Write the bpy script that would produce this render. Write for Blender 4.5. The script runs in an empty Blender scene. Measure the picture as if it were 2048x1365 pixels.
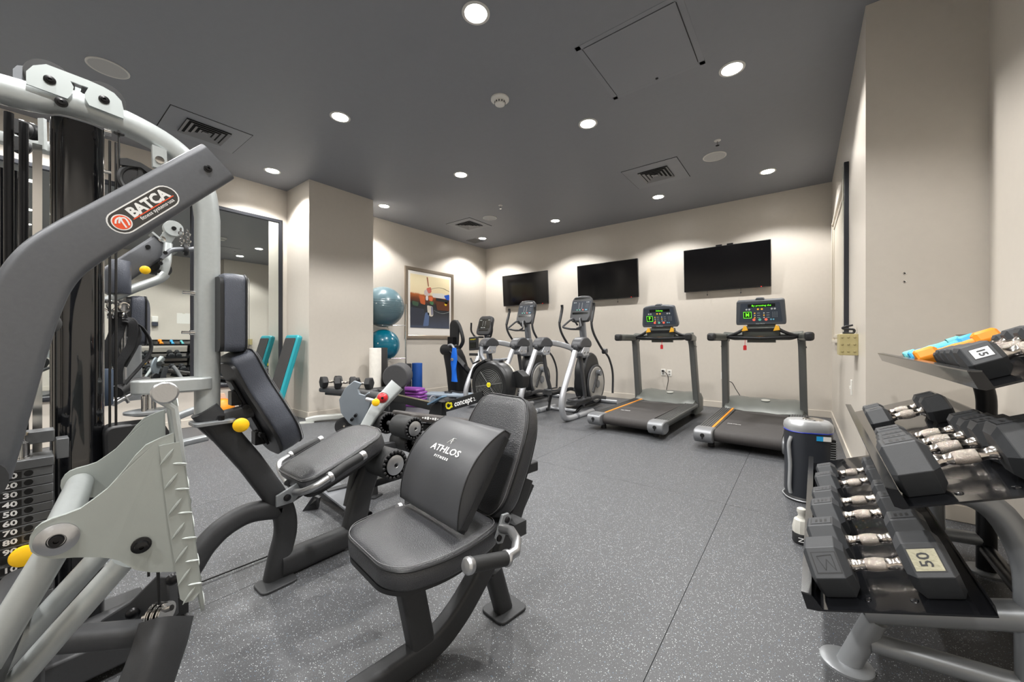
# Gym room rebuilt in metres. X runs along the TV wall, Y towards it, Z up. Camera stands at the origin, 1.10 m high.
import bpy, bmesh, math, random
from mathutils import Vector, Matrix, Euler
PI = math.pi
random.seed(7)
scene = bpy.context.scene
COL = scene.collection
# ------------------------------------------------------------------ camera
cam_d = bpy.data.cameras.new('camera'); cam = bpy.data.objects.new('camera', cam_d); COL.objects.link(cam)
cam.location = (0, 0, 1.10)
cam.rotation_euler = (PI/2, 0, math.atan(579/757.5))
cam_d.sensor_width = 36; cam_d.lens = 36*757.5/2048; cam_d.clip_start = 0.02
scene.camera = cam
# ------------------------------------------------------------------ exposure and world
scene.view_settings.view_transform = 'Standard'; scene.view_settings.look = 'None'
scene.view_settings.gamma = 1; scene.view_settings.use_curve_mapping = False
scene.view_settings.exposure = 0.10
world = bpy.data.worlds.new('world'); scene.world = world; world.use_nodes = True
world.node_tree.nodes['Background'].inputs[0].default_value = (0.8, 0.8, 0.8, 1)
world.node_tree.nodes['Background'].inputs[1].default_value = 0.3
# the room's recessed ceiling lamps, on their grid; the rows at negative Y stand behind the camera
CEIL = 3.37
LAMPS = [(-1.79,1.93),(-3.71,1.99),(-5.60,2.07),(-5.57,3.75),(-3.69,3.68),(-1.77,3.62),(-0.46,3.62),
         (-5.60,6.25),(-3.69,6.17),(-1.79,6.13),(-0.36,6.10),(-0.46,1.93),(-0.46,0.1),
         (-1.79,0.1),(-3.71,0.1),(-5.60,0.1),(-0.1,-1.7),(-1.9,-1.7),(-3.7,-1.7),(-5.6,-1.7)]
LAMP_W = 66
for (lx, ly) in LAMPS:
    ld = bpy.data.lights.new('downlight_lamp', 'SPOT'); ld.energy = LAMP_W*3.2; ld.spot_size = math.radians(128); ld.spot_blend = 0.35
    ld.shadow_soft_size = 0.07; ld.color = (1.0, 0.982, 0.955)
    lo = bpy.data.objects.new('downlight_lamp', ld); COL.objects.link(lo); lo.location = (lx, ly, CEIL-0.012)
# ------------------------------------------------------------------ materials
def lin(c):
    if isinstance(c, (int, float)): c = (c, c, c)
    return tuple((v/255/12.92 if v/255 <= 0.04045 else ((v/255+0.055)/1.055)**2.4) for v in c) + (1,)
MATS = {}
def mat(name, col, rough=0.5, metal=0.0, bump=0.0, scale=200.0, var=0.0, coat=0.0, spec=0.5, emit=None, estr=0.0):
    """principled material with optional noise bump (grain) and slight colour variation"""
    if name in MATS: return MATS[name]
    m = bpy.data.materials.new(name); m.use_nodes = True; nt = m.node_tree; b = nt.nodes['Principled BSDF']
    c = lin(col); b.inputs['Base Color'].default_value = c; b.inputs['Roughness'].default_value = rough
    b.inputs['Metallic'].default_value = metal; b.inputs['Specular IOR Level'].default_value = spec
    b.inputs['Coat Weight'].default_value = coat
    if emit is not None:
        b.inputs['Emission Color'].default_value = lin(emit); b.inputs['Emission Strength'].default_value = estr
    if bump or var:
        tc = nt.nodes.new('ShaderNodeTexCoord'); n = nt.nodes.new('ShaderNodeTexNoise'); n.inputs['Scale'].default_value = scale
        n.inputs['Detail'].default_value = 3
        nt.links.new(tc.outputs['Object'], n.inputs['Vector'])
        if bump:
            bp = nt.nodes.new('ShaderNodeBump'); bp.inputs['Strength'].default_value = bump; bp.inputs['Distance'].default_value = 0.002
            nt.links.new(n.outputs['Fac'], bp.inputs['Height']); nt.links.new(bp.outputs['Normal'], b.inputs['Normal'])
        if var:
            n2 = nt.nodes.new('ShaderNodeTexNoise'); n2.inputs['Scale'].default_value = scale/12; n2.inputs['Detail'].default_value = 4
            nt.links.new(tc.outputs['Object'], n2.inputs['Vector'])
            r = nt.nodes.new('ShaderNodeValToRGB'); r.color_ramp.elements[0].position = 0.3; r.color_ramp.elements[1].position = 0.7
            r.color_ramp.elements[0].color = tuple(x*(1-var) for x in c[:3])+(1,); r.color_ramp.elements[1].color = tuple(min(1, x*(1+var)) for x in c[:3])+(1,)
            nt.links.new(n2.outputs['Fac'], r.inputs['Fac']); nt.links.new(r.outputs['Color'], b.inputs['Base Color'])
    MATS[name] = m
    return m
silver = mat('silver_paint', (172,177,177), 0.38, 0.35, 0.05, 900, 0.03, coat=0.3)
silver2 = mat('grey_silver_paint', (150,154,157), 0.36, 0.4, 0.05, 900, 0.03, coat=0.3)
dark = mat('charcoal_textured_paint', (58,59,61), 0.5, 0.25, 0.25, 1200, 0.05)
armgrey = mat('anthracite_paint', (98,100,104), 0.42, 0.45, 0.15, 1400, 0.04)
blk = mat('black_plastic', (30,31,33), 0.45, 0, 0.08, 700, 0.06)
gloss = mat('gloss_black_shroud', (14,15,18), 0.08, 0, coat=0.8)
blksteel = mat('black_steel', (24,24,26), 0.3, 0.4)
chrome = mat('chrome', (215,213,210), 0.12, 1.0)
alu = mat('brushed_aluminium', (190,191,193), 0.32, 0.9, 0.1, 300)
vinyl = mat('black_vinyl', (56,57,60), 0.31, 0, 0.9, 300, 0.06, spec=0.65)
vinylblue = mat('charcoal_vinyl', (72,76,86), 0.33, 0, 0.9, 330, 0.05)
pipe = mat('vinyl_piping', (24,25,27), 0.4)
stitch = mat('grey_stitching', (110,110,112), 0.7)
cush = mat('smooth_black_leatherette', (62,63,66), 0.42, 0, 0.12, 90, 0.03)
foam = mat('black_foam', (36,37,38), 0.62, 0, 0.3, 500, 0.06)
rubber = mat('hex_rubber', (58,60,63), 0.5, 0, 0.12, 600, 0.05)
rubblk = mat('black_rubber', (28,28,30), 0.6, 0, 0.1, 500)
yellow = mat('yellow_knob_plastic', (250,196,20), 0.4)
redm = mat('red_knob_plastic', (190,34,40), 0.3)
white = mat('white_plastic', (232,230,224), 0.45)
paint_white = mat('print_white', (238,238,238), 0.5)
nickel = mat('knurled_nickel', (200,190,180), 0.25, 1.0, 0.9, 1100)
nick2 = mat('polished_nickel', (204,197,190), 0.14, 1.0)
cable = mat('black_cable', (14,14,15), 0.45)
# ------------------------------------------------------------------ mesh builder
def V(*a): return Vector(a[0]) if len(a) == 1 else Vector(a)
def frame(T, S):
    T = Vector(T).normalized(); S = Vector(S); S = (S - T*S.dot(T))
    if S.length < 1e-6: S = T.orthogonal()
    S.normalize(); return T, S, T.cross(S).normalized()
def fillet(pts, r, n=6):
    pts = [Vector(p) for p in pts]; out = [pts[0]]
    for i in range(1, len(pts)-1):
        a, b, c = pts[i-1], pts[i], pts[i+1]; rr = r[i] if isinstance(r, (list, tuple)) else r
        d1 = (a-b); d2 = (c-b); q = min(rr, d1.length*0.49, d2.length*0.49); p1 = b+d1.normalized()*q; p2 = b+d2.normalized()*q
        for k in range(n+1):
            t = k/n; out.append(p1*(1-t)**2 + b*2*t*(1-t) + p2*t*t)
    out.append(pts[-1]); return out
def spline(pts, n=8):
    P_ = [Vector(p) for p in pts]; P_ = [P_[0]*2-P_[1]] + P_ + [P_[-1]*2-P_[-2]]; out = []
    for i in range(1, len(P_)-2):
        a, b, c, d = P_[i-1:i+3]
        for k in range(n):
            t = k/n; out.append(0.5*((2*b)+(c-a)*t+(2*a-5*b+4*c-d)*t*t+(3*b-a-3*c+d)*t**3))
    out.append(P_[-2]); return out
def circ(r, n=16): return [(r*math.cos(2*PI*k/n), r*math.sin(2*PI*k/n)) for k in range(n)]
def rrect(w, h, r=0.008, n=3):
    out = []; w /= 2; h /= 2; r = min(r, w*0.99, h*0.99)
    for (cx, cy, a0) in ((w-r, h-r, 0), (-w+r, h-r, 90), (-w+r, -h+r, 180), (w-r, -h+r, 270)):
        for k in range(n+1):
            a = math.radians(a0+90*k/n); out.append((cx+r*math.cos(a), cy+r*math.sin(a)))
    return out
def round_poly(pts, r=0.02, n=5):
    """closed 2-D polygon with rounded corners"""
    out = []; N = len(pts)
    for i in range(N):
        a, b, c = Vector(pts[i-1]), Vector(pts[i]), Vector(pts[(i+1) % N]); rr = r[i] if isinstance(r, (list, tuple)) else r
        d1, d2 = a-b, c-b; q = min(rr, d1.length*0.48, d2.length*0.48); p1 = b+d1.normalized()*q; p2 = b+d2.normalized()*q
        for k in range(n+1):
            t = k/n; out.append(tuple(p1*(1-t)**2 + b*2*t*(1-t) + p2*t*t))
    return out
class B:
    def __init__(s): s.bm = bmesh.new()
    def ring(s, pts): return [s.bm.verts.new(p) for p in pts]
    def skin(s, rings, cap=True, close=False):
        n = len(rings[0]); R = rings + ([rings[0]] if close else [])
        for a, b in zip(R, R[1:]):
            for k in range(n):
                try: s.bm.faces.new((a[k], a[(k+1) % n], b[(k+1) % n], b[k]))
                except ValueError: pass
        if cap and not close:
            s.bm.faces.new(list(reversed(rings[0]))); s.bm.faces.new(rings[-1])
        return s
    def sweep(s, path, sec, side=(0, 0, 1), cap=True, scale=None, close=False):
        path = [Vector(p) for p in path]; N = len(path); rings = []
        for i, p in enumerate(path):
            if close: T = path[(i+1) % N]-path[i-1]
            else: T = path[min(i+1, N-1)]-path[max(i-1, 0)]
            T, S, U = frame(T, side); k = scale[i] if scale else 1
            rings.append(s.ring([p+S*x*k+U*y*k for x, y in sec]))
        return s.skin(rings, cap, close)
    def tube(s, path, r, n=12, fr=0.0, side=None, cap=True, close=False):
        path = [Vector(p) for p in path]
        if fr: path = fillet(path, fr)
        if side is None:
            # parallel-transport frames
            N = len(path); T0 = (path[1]-path[0]).normalized(); S = T0.orthogonal().normalized(); rings = []
            for i, p in enumerate(path):
                T = ((path[(i+1) % N]-path[i-1]) if close else (path[min(i+1, N-1)]-path[max(i-1, 0)])).normalized()
                S = (S-T*S.dot(T)).normalized(); U = T.cross(S)
                rr = r[i] if isinstance(r, (list, tuple)) else r
                rings.append(s.ring([p+S*x*rr+U*y*rr for x, y in circ(1, n)]))
            return s.skin(rings, cap, close)
        return s.sweep(path, circ(r, n), side, cap, None, close)
    def rtube(s, path, w, h, side=(1, 0, 0), fr=0.0, r=0.008):
        """box-section tube: w measured along 'side', h across"""
        return s.sweep(fillet(path, fr) if fr else path, rrect(w, h, r), side)
    def cyl(s, a, b, r, r2=None, n=20):
        a, b = Vector(a), Vector(b); T, S, U = frame(b-a, (b-a).orthogonal()); r2 = r if r2 is None else r2
        return s.skin([s.ring([a+S*x*r+U*y*r for x, y in circ(1, n)]), s.ring([b+S*x*r2+U*y*r2 for x, y in circ(1, n)])])
    def lathe(s, o, ax, prof, n=24):
        """prof: (distance along axis, radius)"""
        o = Vector(o); T, S, U = frame(ax, Vector(ax).orthogonal())
        return s.skin([s.ring([o+T*d+(S*x+U*y)*max(r, 1e-4) for x, y in circ(1, n)]) for d, r in prof])
    def box(s, c, sz, rot=None):
        c = Vector(c); h = Vector(sz)/2; M = rot if isinstance(rot, Matrix) else (Euler(rot).to_matrix() if rot else Matrix.Identity(3))
        vs = [s.bm.verts.new(c+M @ Vector((h.x*i, h.y*j, h.z*k))) for i in (-1, 1) for j in (-1, 1) for k in (-1, 1)]
        for f in ((0,1,3,2),(4,6,7,5),(0,4,5,1),(2,3,7,6),(0,2,6,4),(1,5,7,3)): s.bm.faces.new([vs[i] for i in f])
        return s
    def beam(s, a, b, w, h, side=(1, 0, 0)): return s.sweep([a, b], [(w/2,h/2),(-w/2,h/2),(-w/2,-h/2),(w/2,-h/2)], side)
    def prism(s, pts, o, ex, ey, th):
        """2-D outline pts in the frame (o, ex, ey), extruded by th along ex x ey, centred"""
        o, ex, ey = Vector(o), Vector(ex).normalized(), Vector(ey).normalized(); ez = ex.cross(ey).normalized()*th/2
        return s.skin([s.ring([o+ex*x+ey*y-ez for x, y in pts]), s.ring([o+ex*x+ey*y+ez for x, y in pts])])
    def quadplate(s, pts, th, n=None):
        """plate through 3-D outline pts (planar), thickened by th along its normal"""
        pts = [Vector(p) for p in pts]; c = sum(pts, Vector())/len(pts)
        if n is None:
            n = Vector()
            for i in range(len(pts)): n += (pts[i]-c).cross(pts[(i+1) % len(pts)]-c)
        n = Vector(n).normalized()*th/2
        return s.skin([s.ring([p-n for p in pts]), s.ring([p+n for p in pts])])
    def sphere(s, c, r, sx=1, sy=1, sz=1, n=20):
        m = bmesh.ops.create_uvsphere(s.bm, u_segments=n, v_segments=max(8, n//2+2), radius=r)
        for v in m['verts']: v.co = Vector((v.co.x*sx, v.co.y*sy, v.co.z*sz))+Vector(c)
        return s
    def torus(s, c, ax, R, r, n=32, m=8):
        T, S, U = frame(ax, Vector(ax).orthogonal()); c = Vector(c)
        return s.tube([c+(S*x+U*y)*R for x, y in circ(1, n)], r, m, close=True)
    def cushion(s, outline, o, ex, ey, th, dome=0.012, edge=0.018):
        """padded cushion: base in frame (o, ex, ey), rising th along ex x ey; outline is a convex 2-D polygon"""
        o, ex, ey = Vector(o), Vector(ex).normalized(), Vector(ey).normalized(); ez = ex.cross(ey).normalized()
        P2 = [Vector(p) for p in outline]; N = len(P2); c = sum(P2, Vector((0, 0)))/N
        area = sum(P2[i].x*P2[(i+1) % N].y-P2[(i+1) % N].x*P2[i].y for i in range(N))
        if area < 0: P2.reverse()
        nr = []
        for i in range(N):
            t = (P2[(i+1) % N]-P2[i-1]).normalized(); nr.append(Vector((t.y, -t.x)))
        rings = []
        for inset, hgt in ((edge*0.6, 0), (edge*0.15, edge*0.2), (0, edge*0.6), (-0.002, th*0.5), (0, th-edge*0.9), (edge*0.25, th-edge*0.35), (edge*0.9, th)):
            rings.append([P2[i]-nr[i]*inset for i in range(N)]+[hgt])
        top = rings[-1][:-1]
        for f, dz in ((0.85, 0.45), (0.6, 0.8), (0.3, 0.97), (0.02, 1.0)): rings.append([c+(p-c)*f for p in top]+[th+dome*dz])
        R = [s.ring([o+ex*p.x+ey*p.y+ez*r[-1] for p in r[:-1]]) for r in rings]
        s.skin(R); return s
def empty(name, loc=(0, 0, 0), rz=0.0):
    o = bpy.data.objects.new(name, None); COL.objects.link(o); o.location = loc; o.rotation_euler = (0, 0, rz); o.empty_display_size = 0.1
    return o
def tag(o, label=None, cat=None, group=None, kind=None):
    if label: o['label'] = label
    if cat: o['category'] = cat
    if group: o['group'] = group
    if kind: o['kind'] = kind
    return o
def thing(name, label, cat, loc=(0, 0, 0), rz=0.0, group=None): return tag(empty(name, loc, rz), label, cat, group)
def rootloc(o):
    p = Vector((0, 0, 0))
    while o is not None: p = p+Vector(o.location); o = o.parent
    return p
def put(name, b, m, parent=None, bev=0.0, smooth=True, w=True, label=None, seg=2, ang=40):
    """link the builder as one mesh; w: vertices are in room coordinates (shifted to the parent), else already local"""
    bm = b.bm if isinstance(b, B) else b
    bmesh.ops.recalc_face_normals(bm, faces=bm.faces)
    if w and parent is not None: bmesh.ops.translate(bm, verts=bm.verts, vec=-rootloc(parent))
    me = bpy.data.meshes.new(name); bm.to_mesh(me); bm.free()
    if smooth: me.shade_smooth(); me.set_sharp_from_angle(angle=math.radians(ang))
    else: me.shade_flat()
    for mm in (m if isinstance(m, (list, tuple)) else [m]): me.materials.append(mm)
    o = bpy.data.objects.new(name, me); COL.objects.link(o); o.parent = parent
    if bev:
        md = o.modifiers.new('bevel', 'BEVEL'); md.width = bev; md.segments = seg; md.limit_method = 'ANGLE'; md.angle_limit = math.radians(50)
    if label: o['label'] = label
    return o
def single(name, label, cat, b, m, org=None, group=None, **k):
    """a thing that is one mesh; origin moved to org"""
    o = put(name, b, m, None, **k)
    if org is not None:
        for v in o.data.vertices: v.co -= Vector(org)
        o.location = org
    return tag(o, label, cat, group)
def kids(o): return [c for c in bpy.data.objects if c.parent == o]
def dup(o, parent=None):
    c = o.copy(); COL.objects.link(c); c.parent = parent
    for ch in kids(o): dup(ch, c)
    return c
def text(name, s, size, o, ex, ey, m, parent, ext=0.0004, align='CENTER', bold=0.0, shear=0.0, w=True, sx=1.0, label=None):
    """lettering as thin mesh lying in the frame (o, ex, ey)"""
    cu = bpy.data.curves.new(name, 'FONT'); cu.body = s; cu.size = size; cu.extrude = ext; cu.align_x = align; cu.align_y = 'CENTER'
    cu.offset = bold; cu.shear = shear; cu.resolution_u = 2
    t = bpy.data.objects.new(name, cu); COL.objects.link(t)
    dg = bpy.context.evaluated_depsgraph_get(); me = bpy.data.meshes.new_from_object(t.evaluated_get(dg)); me.name = name
    bpy.data.objects.remove(t); bpy.data.curves.remove(cu)
    o, ex, ey = Vector(o), Vector(ex).normalized(), Vector(ey).normalized(); ez = ex.cross(ey); off = rootloc(parent) if (w and parent) else Vector()
    for v in me.vertices: v.co = o+ex*v.co.x*sx+ey*v.co.y+ez*v.co.z-off
    me.materials.clear(); me.materials.append(m)
    ob = bpy.data.objects.new(name, me); COL.objects.link(ob); ob.parent = parent
    if label: ob['label'] = label
    return ob
def struct(name, b, m, parent=None, **k):
    o = put(name, b, m, parent, **k); o['kind'] = 'structure'; return o
X, Y, Z = Vector((1,0,0)), Vector((0,1,0)), Vector((0,0,1))

# ================================================================== THE ROOM
XL, XR, XN, YB, YJ, YR = -6.2, 0.345, 0.88, 7.05, 3.49, -3.2     # left wall, right wall far part, right wall near part, TV wall, jut, rear wall
wallm = mat('greige_wall_paint', (208,201,191), 0.33, 0, 0.06, 260, 0.012, spec=0.4)
ceilm = mat('charcoal_ceiling_paint', (134,136,142), 0.55, 0, 0.05, 200, 0.015)
trimm = mat('baseboard_paint', (208,200,188), 0.35, 0, 0.05, 300)
# rubber floor with white and blue flecks
fm = bpy.data.materials.new('flecked_rubber_floor'); fm.use_nodes = True; nt = fm.node_tree; pb = nt.nodes['Principled BSDF']
tc = nt.nodes.new('ShaderNodeTexCoord')
def vor(scale, thr, seed):
    mp = nt.nodes.new('ShaderNodeMapping'); mp.inputs['Location'].default_value = seed; nt.links.new(tc.outputs['Object'], mp.inputs['Vector'])
    nz = nt.nodes.new('ShaderNodeTexNoise'); nz.inputs['Scale'].default_value = scale*1.7; nz.inputs['Detail'].default_value = 1
    nt.links.new(mp.outputs['Vector'], nz.inputs['Vector'])
    mx = nt.nodes.new('ShaderNodeVectorMath'); mx.operation = 'MULTIPLY_ADD'; mx.inputs[1].default_value = (0.0009, 0.0009, 0); 
    nt.links.new(nz.outputs['Color'], mx.inputs[0]); nt.links.new(mp.outputs['Vector'], mx.inputs[2])
    vo = nt.nodes.new('ShaderNodeTexVoronoi'); vo.inputs['Scale'].default_value = scale; nt.links.new(mx.outputs['Vector'], vo.inputs['Vector'])
    lt = nt.nodes.new('ShaderNodeMath'); lt.operation = 'LESS_THAN'; lt.inputs[1].default_value = thr; nt.links.new(vo.outputs['Distance'], lt.inputs[0])
    sp = nt.nodes.new('ShaderNodeSeparateColor'); nt.links.new(vo.outputs['Color'], sp.inputs[0]); return lt, sp
def mulgt(lt, sp, ch, lo):
    g = nt.nodes.new('ShaderNodeMath'); g.operation = 'GREATER_THAN'; g.inputs[1].default_value = lo; nt.links.new(sp.outputs[ch], g.inputs[0])
    k = nt.nodes.new('ShaderNodeMath'); k.operation = 'MULTIPLY'; nt.links.new(lt.outputs[0], k.inputs[0]); nt.links.new(g.outputs[0], k.inputs[1]); return k
def mixc(prev, fac, col):
    mxc = nt.nodes.new('ShaderNodeMix'); mxc.data_type = 'RGBA'; nt.links.new(fac.outputs[0], mxc.inputs['Factor'])
    if isinstance(prev, tuple): mxc.inputs['A'].default_value = prev
    else: nt.links.new(prev, mxc.inputs['A'])
    mxc.inputs['B'].default_value = col; return mxc.outputs['Result']
bn = nt.nodes.new('ShaderNodeTexNoise'); bn.inputs['Scale'].default_value = 420; bn.inputs['Detail'].default_value = 2; nt.links.new(tc.outputs['Object'], bn.inputs['Vector'])
rp = nt.nodes.new('ShaderNodeValToRGB'); rp.color_ramp.elements[0].position = 0.35; rp.color_ramp.elements[1].position = 0.65
rp.color_ramp.elements[0].color = lin((60,61,63)); rp.color_ramp.elements[1].color = lin((84,85,88)); nt.links.new(bn.outputs['Fac'], rp.inputs['Fac'])
c_ = rp.outputs['Color']
l1, s1 = vor(235, 0.32, (0, 0, 0)); c_ = mixc(c_, mulgt(l1, s1, 0, 0.86), lin((200,204,206)))
l2, s2 = vor(340, 0.30, (3.1, 1.7, 0)); c_ = mixc(c_, mulgt(l2, s2, 1, 0.84), lin((150,154,158)))
l3, s3 = vor(230, 0.27, (7.7, 5.2, 0)); c_ = mixc(c_, mulgt(l3, s3, 0, 0.965), lin((120,150,180)))
nt.links.new(c_, pb.inputs['Base Color']); pb.inputs['Roughness'].default_value = 0.5
bb = nt.nodes.new('ShaderNodeBump'); bb.inputs['Strength'].default_value = 0.3; bb.inputs['Distance'].default_value = 0.001
nt.links.new(bn.outputs['Fac'], bb.inputs['Height']); nt.links.new(bb.outputs['Normal'], pb.inputs['Normal'])
# floor: rubber sheets about 1.22 m wide laid side by side, hairline seams between them
flo = struct('floor', B().box(((XL+XN)/2, (YR+YB)/2, -0.03), (XN-XL+0.3, YB-YR+0.3, 0.05)), mat('subfloor', (30,30,32), 0.8))
seams = [XL-0.1, -5.62, -4.41, -3.20, -1.97, -0.405, XN+0.1]
for i in range(len(seams)-1):
    a, b_ = seams[i]+0.0012, seams[i+1]-0.0012
    for (y0, y1) in ((YR-0.1, 2.9), (2.9+0.0024, YB+0.1)):
        struct('rubber_sheet', B().box(((a+b_)/2, (y0+y1)/2, -0.004), (b_-a, y1-y0, 0.008)), fm, flo, w=True, smooth=False)
T_ = 0.12
def wall(name, x0, y0, x1, y1, m=None):
    return struct(name, B().box(((x0+x1)/2, (y0+y1)/2, CEIL/2), (x1-x0, y1-y0, CEIL+0.02)), m or wallm, smooth=False)
wall('wall_back', XL-T_, YB, XR+T_, YB+T_)
wall('wall_left', XL-T_, YR, XL, YB)
wall('wall_right', XR, YJ, XR+T_, YB)
wall('wall_right_return', XR+T_, YJ, XN+T_, YJ+T_)
wall('wall_right_near', XN, YR, XN+T_, YJ)
wall('wall_rear', XL-T_, YR-T_, XN+T_, YR)
wall('wall_column', XL, 2.49, -5.483, 3.49)
struct('ceiling', B().box(((XL+XN)/2, (YR+YB)/2, CEIL+0.05), (XN-XL+0.3, YB-YR+0.3, 0.1)), ceilm, smooth=False)
def base(name, x0, y0, x1, y1):
    return struct(name, B().box(((x0+x1)/2, (y0+y1)/2, 0.05), (x1-x0, y1-y0, 0.10)), trimm, bev=0.004)
t = 0.012
base('baseboard_back', XL, YB-t, XR, YB); base('baseboard_left', XL, YR, XL+t, 2.49); base('baseboard_left_far', XL, 3.49, XL+t, YB)
base('baseboard_column_front', -5.483, 2.49-t, -5.483+t, 3.49+t); base('baseboard_column_side', XL, 2.49-t, -5.483, 2.49); base('baseboard_column_far', XL, 3.49, -5.483, 3.49+t)
base('baseboard_right', XR-t, YJ, XR, YB); base('baseboard_jut', XR-t, YJ-t, XN, YJ); base('baseboard_right_near', XN-t, YR, XN, YJ); base('baseboard_rear', XL, YR, XN, YR+t)

# ------------------------------------------------------------------ ceiling fittings
lens = mat('lit_lamp_lens', 255, 0.5, emit=(255,250,240), estr=30)
ringm = mat('lamp_trim_white', (214,212,208), 0.4)
where = {(-1.79,1.93):'nearest the top edge of the photo',(-3.71,1.99):'bright with star flare, left of centre above the gym frame',(-5.60,2.07):'above the tall mirror left of the column',
 (-5.57,3.75):'close to the right top corner of the column',(-3.69,3.68):'in the middle of the ceiling left of the smoke detector line',(-1.77,3.62):'below the square access panel',
 (-0.46,3.62):'largest, at upper right beside the access panel',(-5.60,6.25):'in the far left corner over the picture',(-3.69,6.17):'over the middle television',
 (-1.79,6.13):'below the square air vent, over the treadmills',(-0.36,6.10):'farthest right, near the right wall corner'}
lampmesh = None
for (lx, ly) in LAMPS:
    lab = where.get((lx, ly), 'behind the photographer, seen only in the mirrors')
    o = thing('ceiling_downlight', 'round recessed ceiling downlight '+lab, 'ceiling light', (lx, ly, CEIL), 0, 'recessed downlights in the ceiling')
    if lampmesh is None:
        r1 = put('trim_ring', B().lathe((0, 0, 0), (0, 0, -1), [(0, 0.097), (0.004, 0.097), (0.006, 0.09), (0.006, 0.078), (0.001, 0.074), (0.0, 0.074)], 40), ringm, o, w=False)
        r2 = put('lens', B().lathe((0, 0, 0), (0, 0, -1), [(0.0, 0.075), (0.003, 0.075), (0.0045, 0.05), (0.005, 0.001)], 40), lens, o, w=False)
        lampmesh = (r1, r2)
    else:
        for s_ in lampmesh: c = s_.copy(); COL.objects.link(c); c.parent = o
grillm = mat('speaker_grille_white', (186,186,186), 0.6, 0, 0.8, 2500)
for (lx, ly, lab) in ((-4.577,0.462,'above the grey gym frame at upper left'),(-0.849,5.208,'right of the square vent near the TVs'),(-4.558,5.296,'small in the distance beside the far vent')):
    o = thing('ceiling_speaker', 'white round flush ceiling speaker '+lab, 'speaker', (lx, ly, CEIL), 0, 'round speakers in the ceiling')
    put('rim', B().lathe((0,0,0), (0,0,-1), [(0,0.13),(0.006,0.13),(0.009,0.122),(0.006,0.116),(0,0.115)], 40), ringm, o, w=False)
    put('grille', B().lathe((0,0,0), (0,0,-1), [(0,0.117),(0.005,0.117),(0.007,0.06),(0.007,0.001)], 40), grillm, o, w=False)
o = thing('smoke_detector', 'white round smoke detector with slotted dome on the dark ceiling', 'smoke detector', (-2.245,2.751,CEIL))
put('base_plate', B().lathe((0,0,0), (0,0,-1), [(0,0.085),(0.012,0.085),(0.02,0.075),(0.02,0.001)], 40), white, o, w=False)
put('sensor_dome', B().lathe((0,0,0), (0,0,-1), [(0.02,0.05),(0.03,0.052),(0.055,0.045),(0.06,0.03),(0.06,0.001)], 32), white, o, w=False)
b = B()
for k in range(12):
    a = 2*PI*k/12; b.box((0.0505*math.cos(a), 0.0505*math.sin(a), -0.04), (0.004, 0.012, 0.014), (0, 0, a))
put('slot', b, mat('slot_grey', (90,90,90)), o, w=False)
for (lx, ly, lab) in ((-0.755,4.814,'right, above the ceiling speaker'),(-3.999,4.915,'centre, left of the far vent lamp')):
    o = thing('sprinkler_head', 'small pendent fire sprinkler on the ceiling, '+lab, 'sprinkler', (lx, ly, CEIL), 0, 'fire sprinklers')
    put('escutcheon', B().lathe((0,0,0), (0,0,-1), [(0,0.035),(0.004,0.035),(0.01,0.02),(0.012,0.012)], 24), ringm, o, w=False)
    put('nozzle', B().lathe((0,0,0), (0,0,-1), [(0.01,0.008),(0.045,0.008),(0.046,0.004),(0.055,0.004),(0.055,0.02),(0.058,0.02)], 16), chrome, o, w=False)
# square louvred vents in panels
pan = mat('ceiling_panel_paint', (137,139,145), 0.5)
lou = mat('louvre_paint', (128,128,131), 0.4); deep = mat('vent_recess', (16,16,17), 0.9)
def vent(cx, cy, sx, sy, lab, q=0.19):
    o = thing('ceiling_vent', lab, 'air vent', (cx, cy, CEIL), 0, 'square air vents in ceiling panels')
    put('access_panel', B().box((0,0,-0.003), (sx, sy, 0.006)), pan, o, w=False, bev=0.001)
    b = B(); 
    for s_ in (-1, 1): b.box((s_*(sx/2+0.003),0,-0.001), (0.006, sy+0.012, 0.002)); b.box((0,s_*(sy/2+0.003),-0.001), (sx, 0.006, 0.002))
    put('panel_joint', b, deep, o, w=False)
    put('recess', B().box((0,0,-0.0075), (2*q, 2*q, 0.003)), deep, o, w=False)
    for k, r in enumerate((q, q*0.76, q*0.52, q*0.28)):
        b = B(); wv = q*0.13
        for a in range(4):
            M = Matrix.Rotation(a*PI/2, 3, 'Z'); pts = [(-r,-r,-0.020),(r,-r,-0.020),(r-wv,-r+wv,-0.010),(-r+wv,-r+wv,-0.010)]
            pts = [M @ Vector(p) for p in pts]; b.quadplate(pts, 0.002)
        put('louvre', b, lou, o, w=False, smooth=False)
    put('centre_plate', B().box((0,0,-0.018), (q*0.25, q*0.25, 0.003)), lou, o, w=False)
    return o
vent(-5.135,1.24,0.65,0.68,'square louvred air vent over the left wall mirrors')
vent(-1.572,5.283,0.70,0.70,'square louvred air vent over the treadmills')
vent(-5.158,5.366,0.62,0.62,'square louvred air vent near the far left corner')
o = thing('ceiling_access_panel', 'small grey ceiling access panel beside the farthest left lamp', 'access panel', (-5.87,6.30,CEIL))
put('door_panel', B().box((0,0,-0.004), (0.28,0.3,0.008)), mat('small_panel', (86,86,88), 0.6), o, w=False, bev=0.002)
b = B()
for s_ in (-1, 1): b.box((s_*0.15,0,-0.002), (0.02, 0.32, 0.004)); b.box((0,s_*0.16,-0.002), (0.32, 0.02, 0.004))
put('frame', b, pan, o, w=False)
o = thing('ceiling_access_panel', 'large square access hatch painted like the ceiling, at upper right', 'access panel', (-1.01,3.02,CEIL))
put('door_panel', B().box((0,0,-0.003), (0.68,0.70,0.006)), pan, o, w=False, bev=0.001)
b = B()
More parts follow.
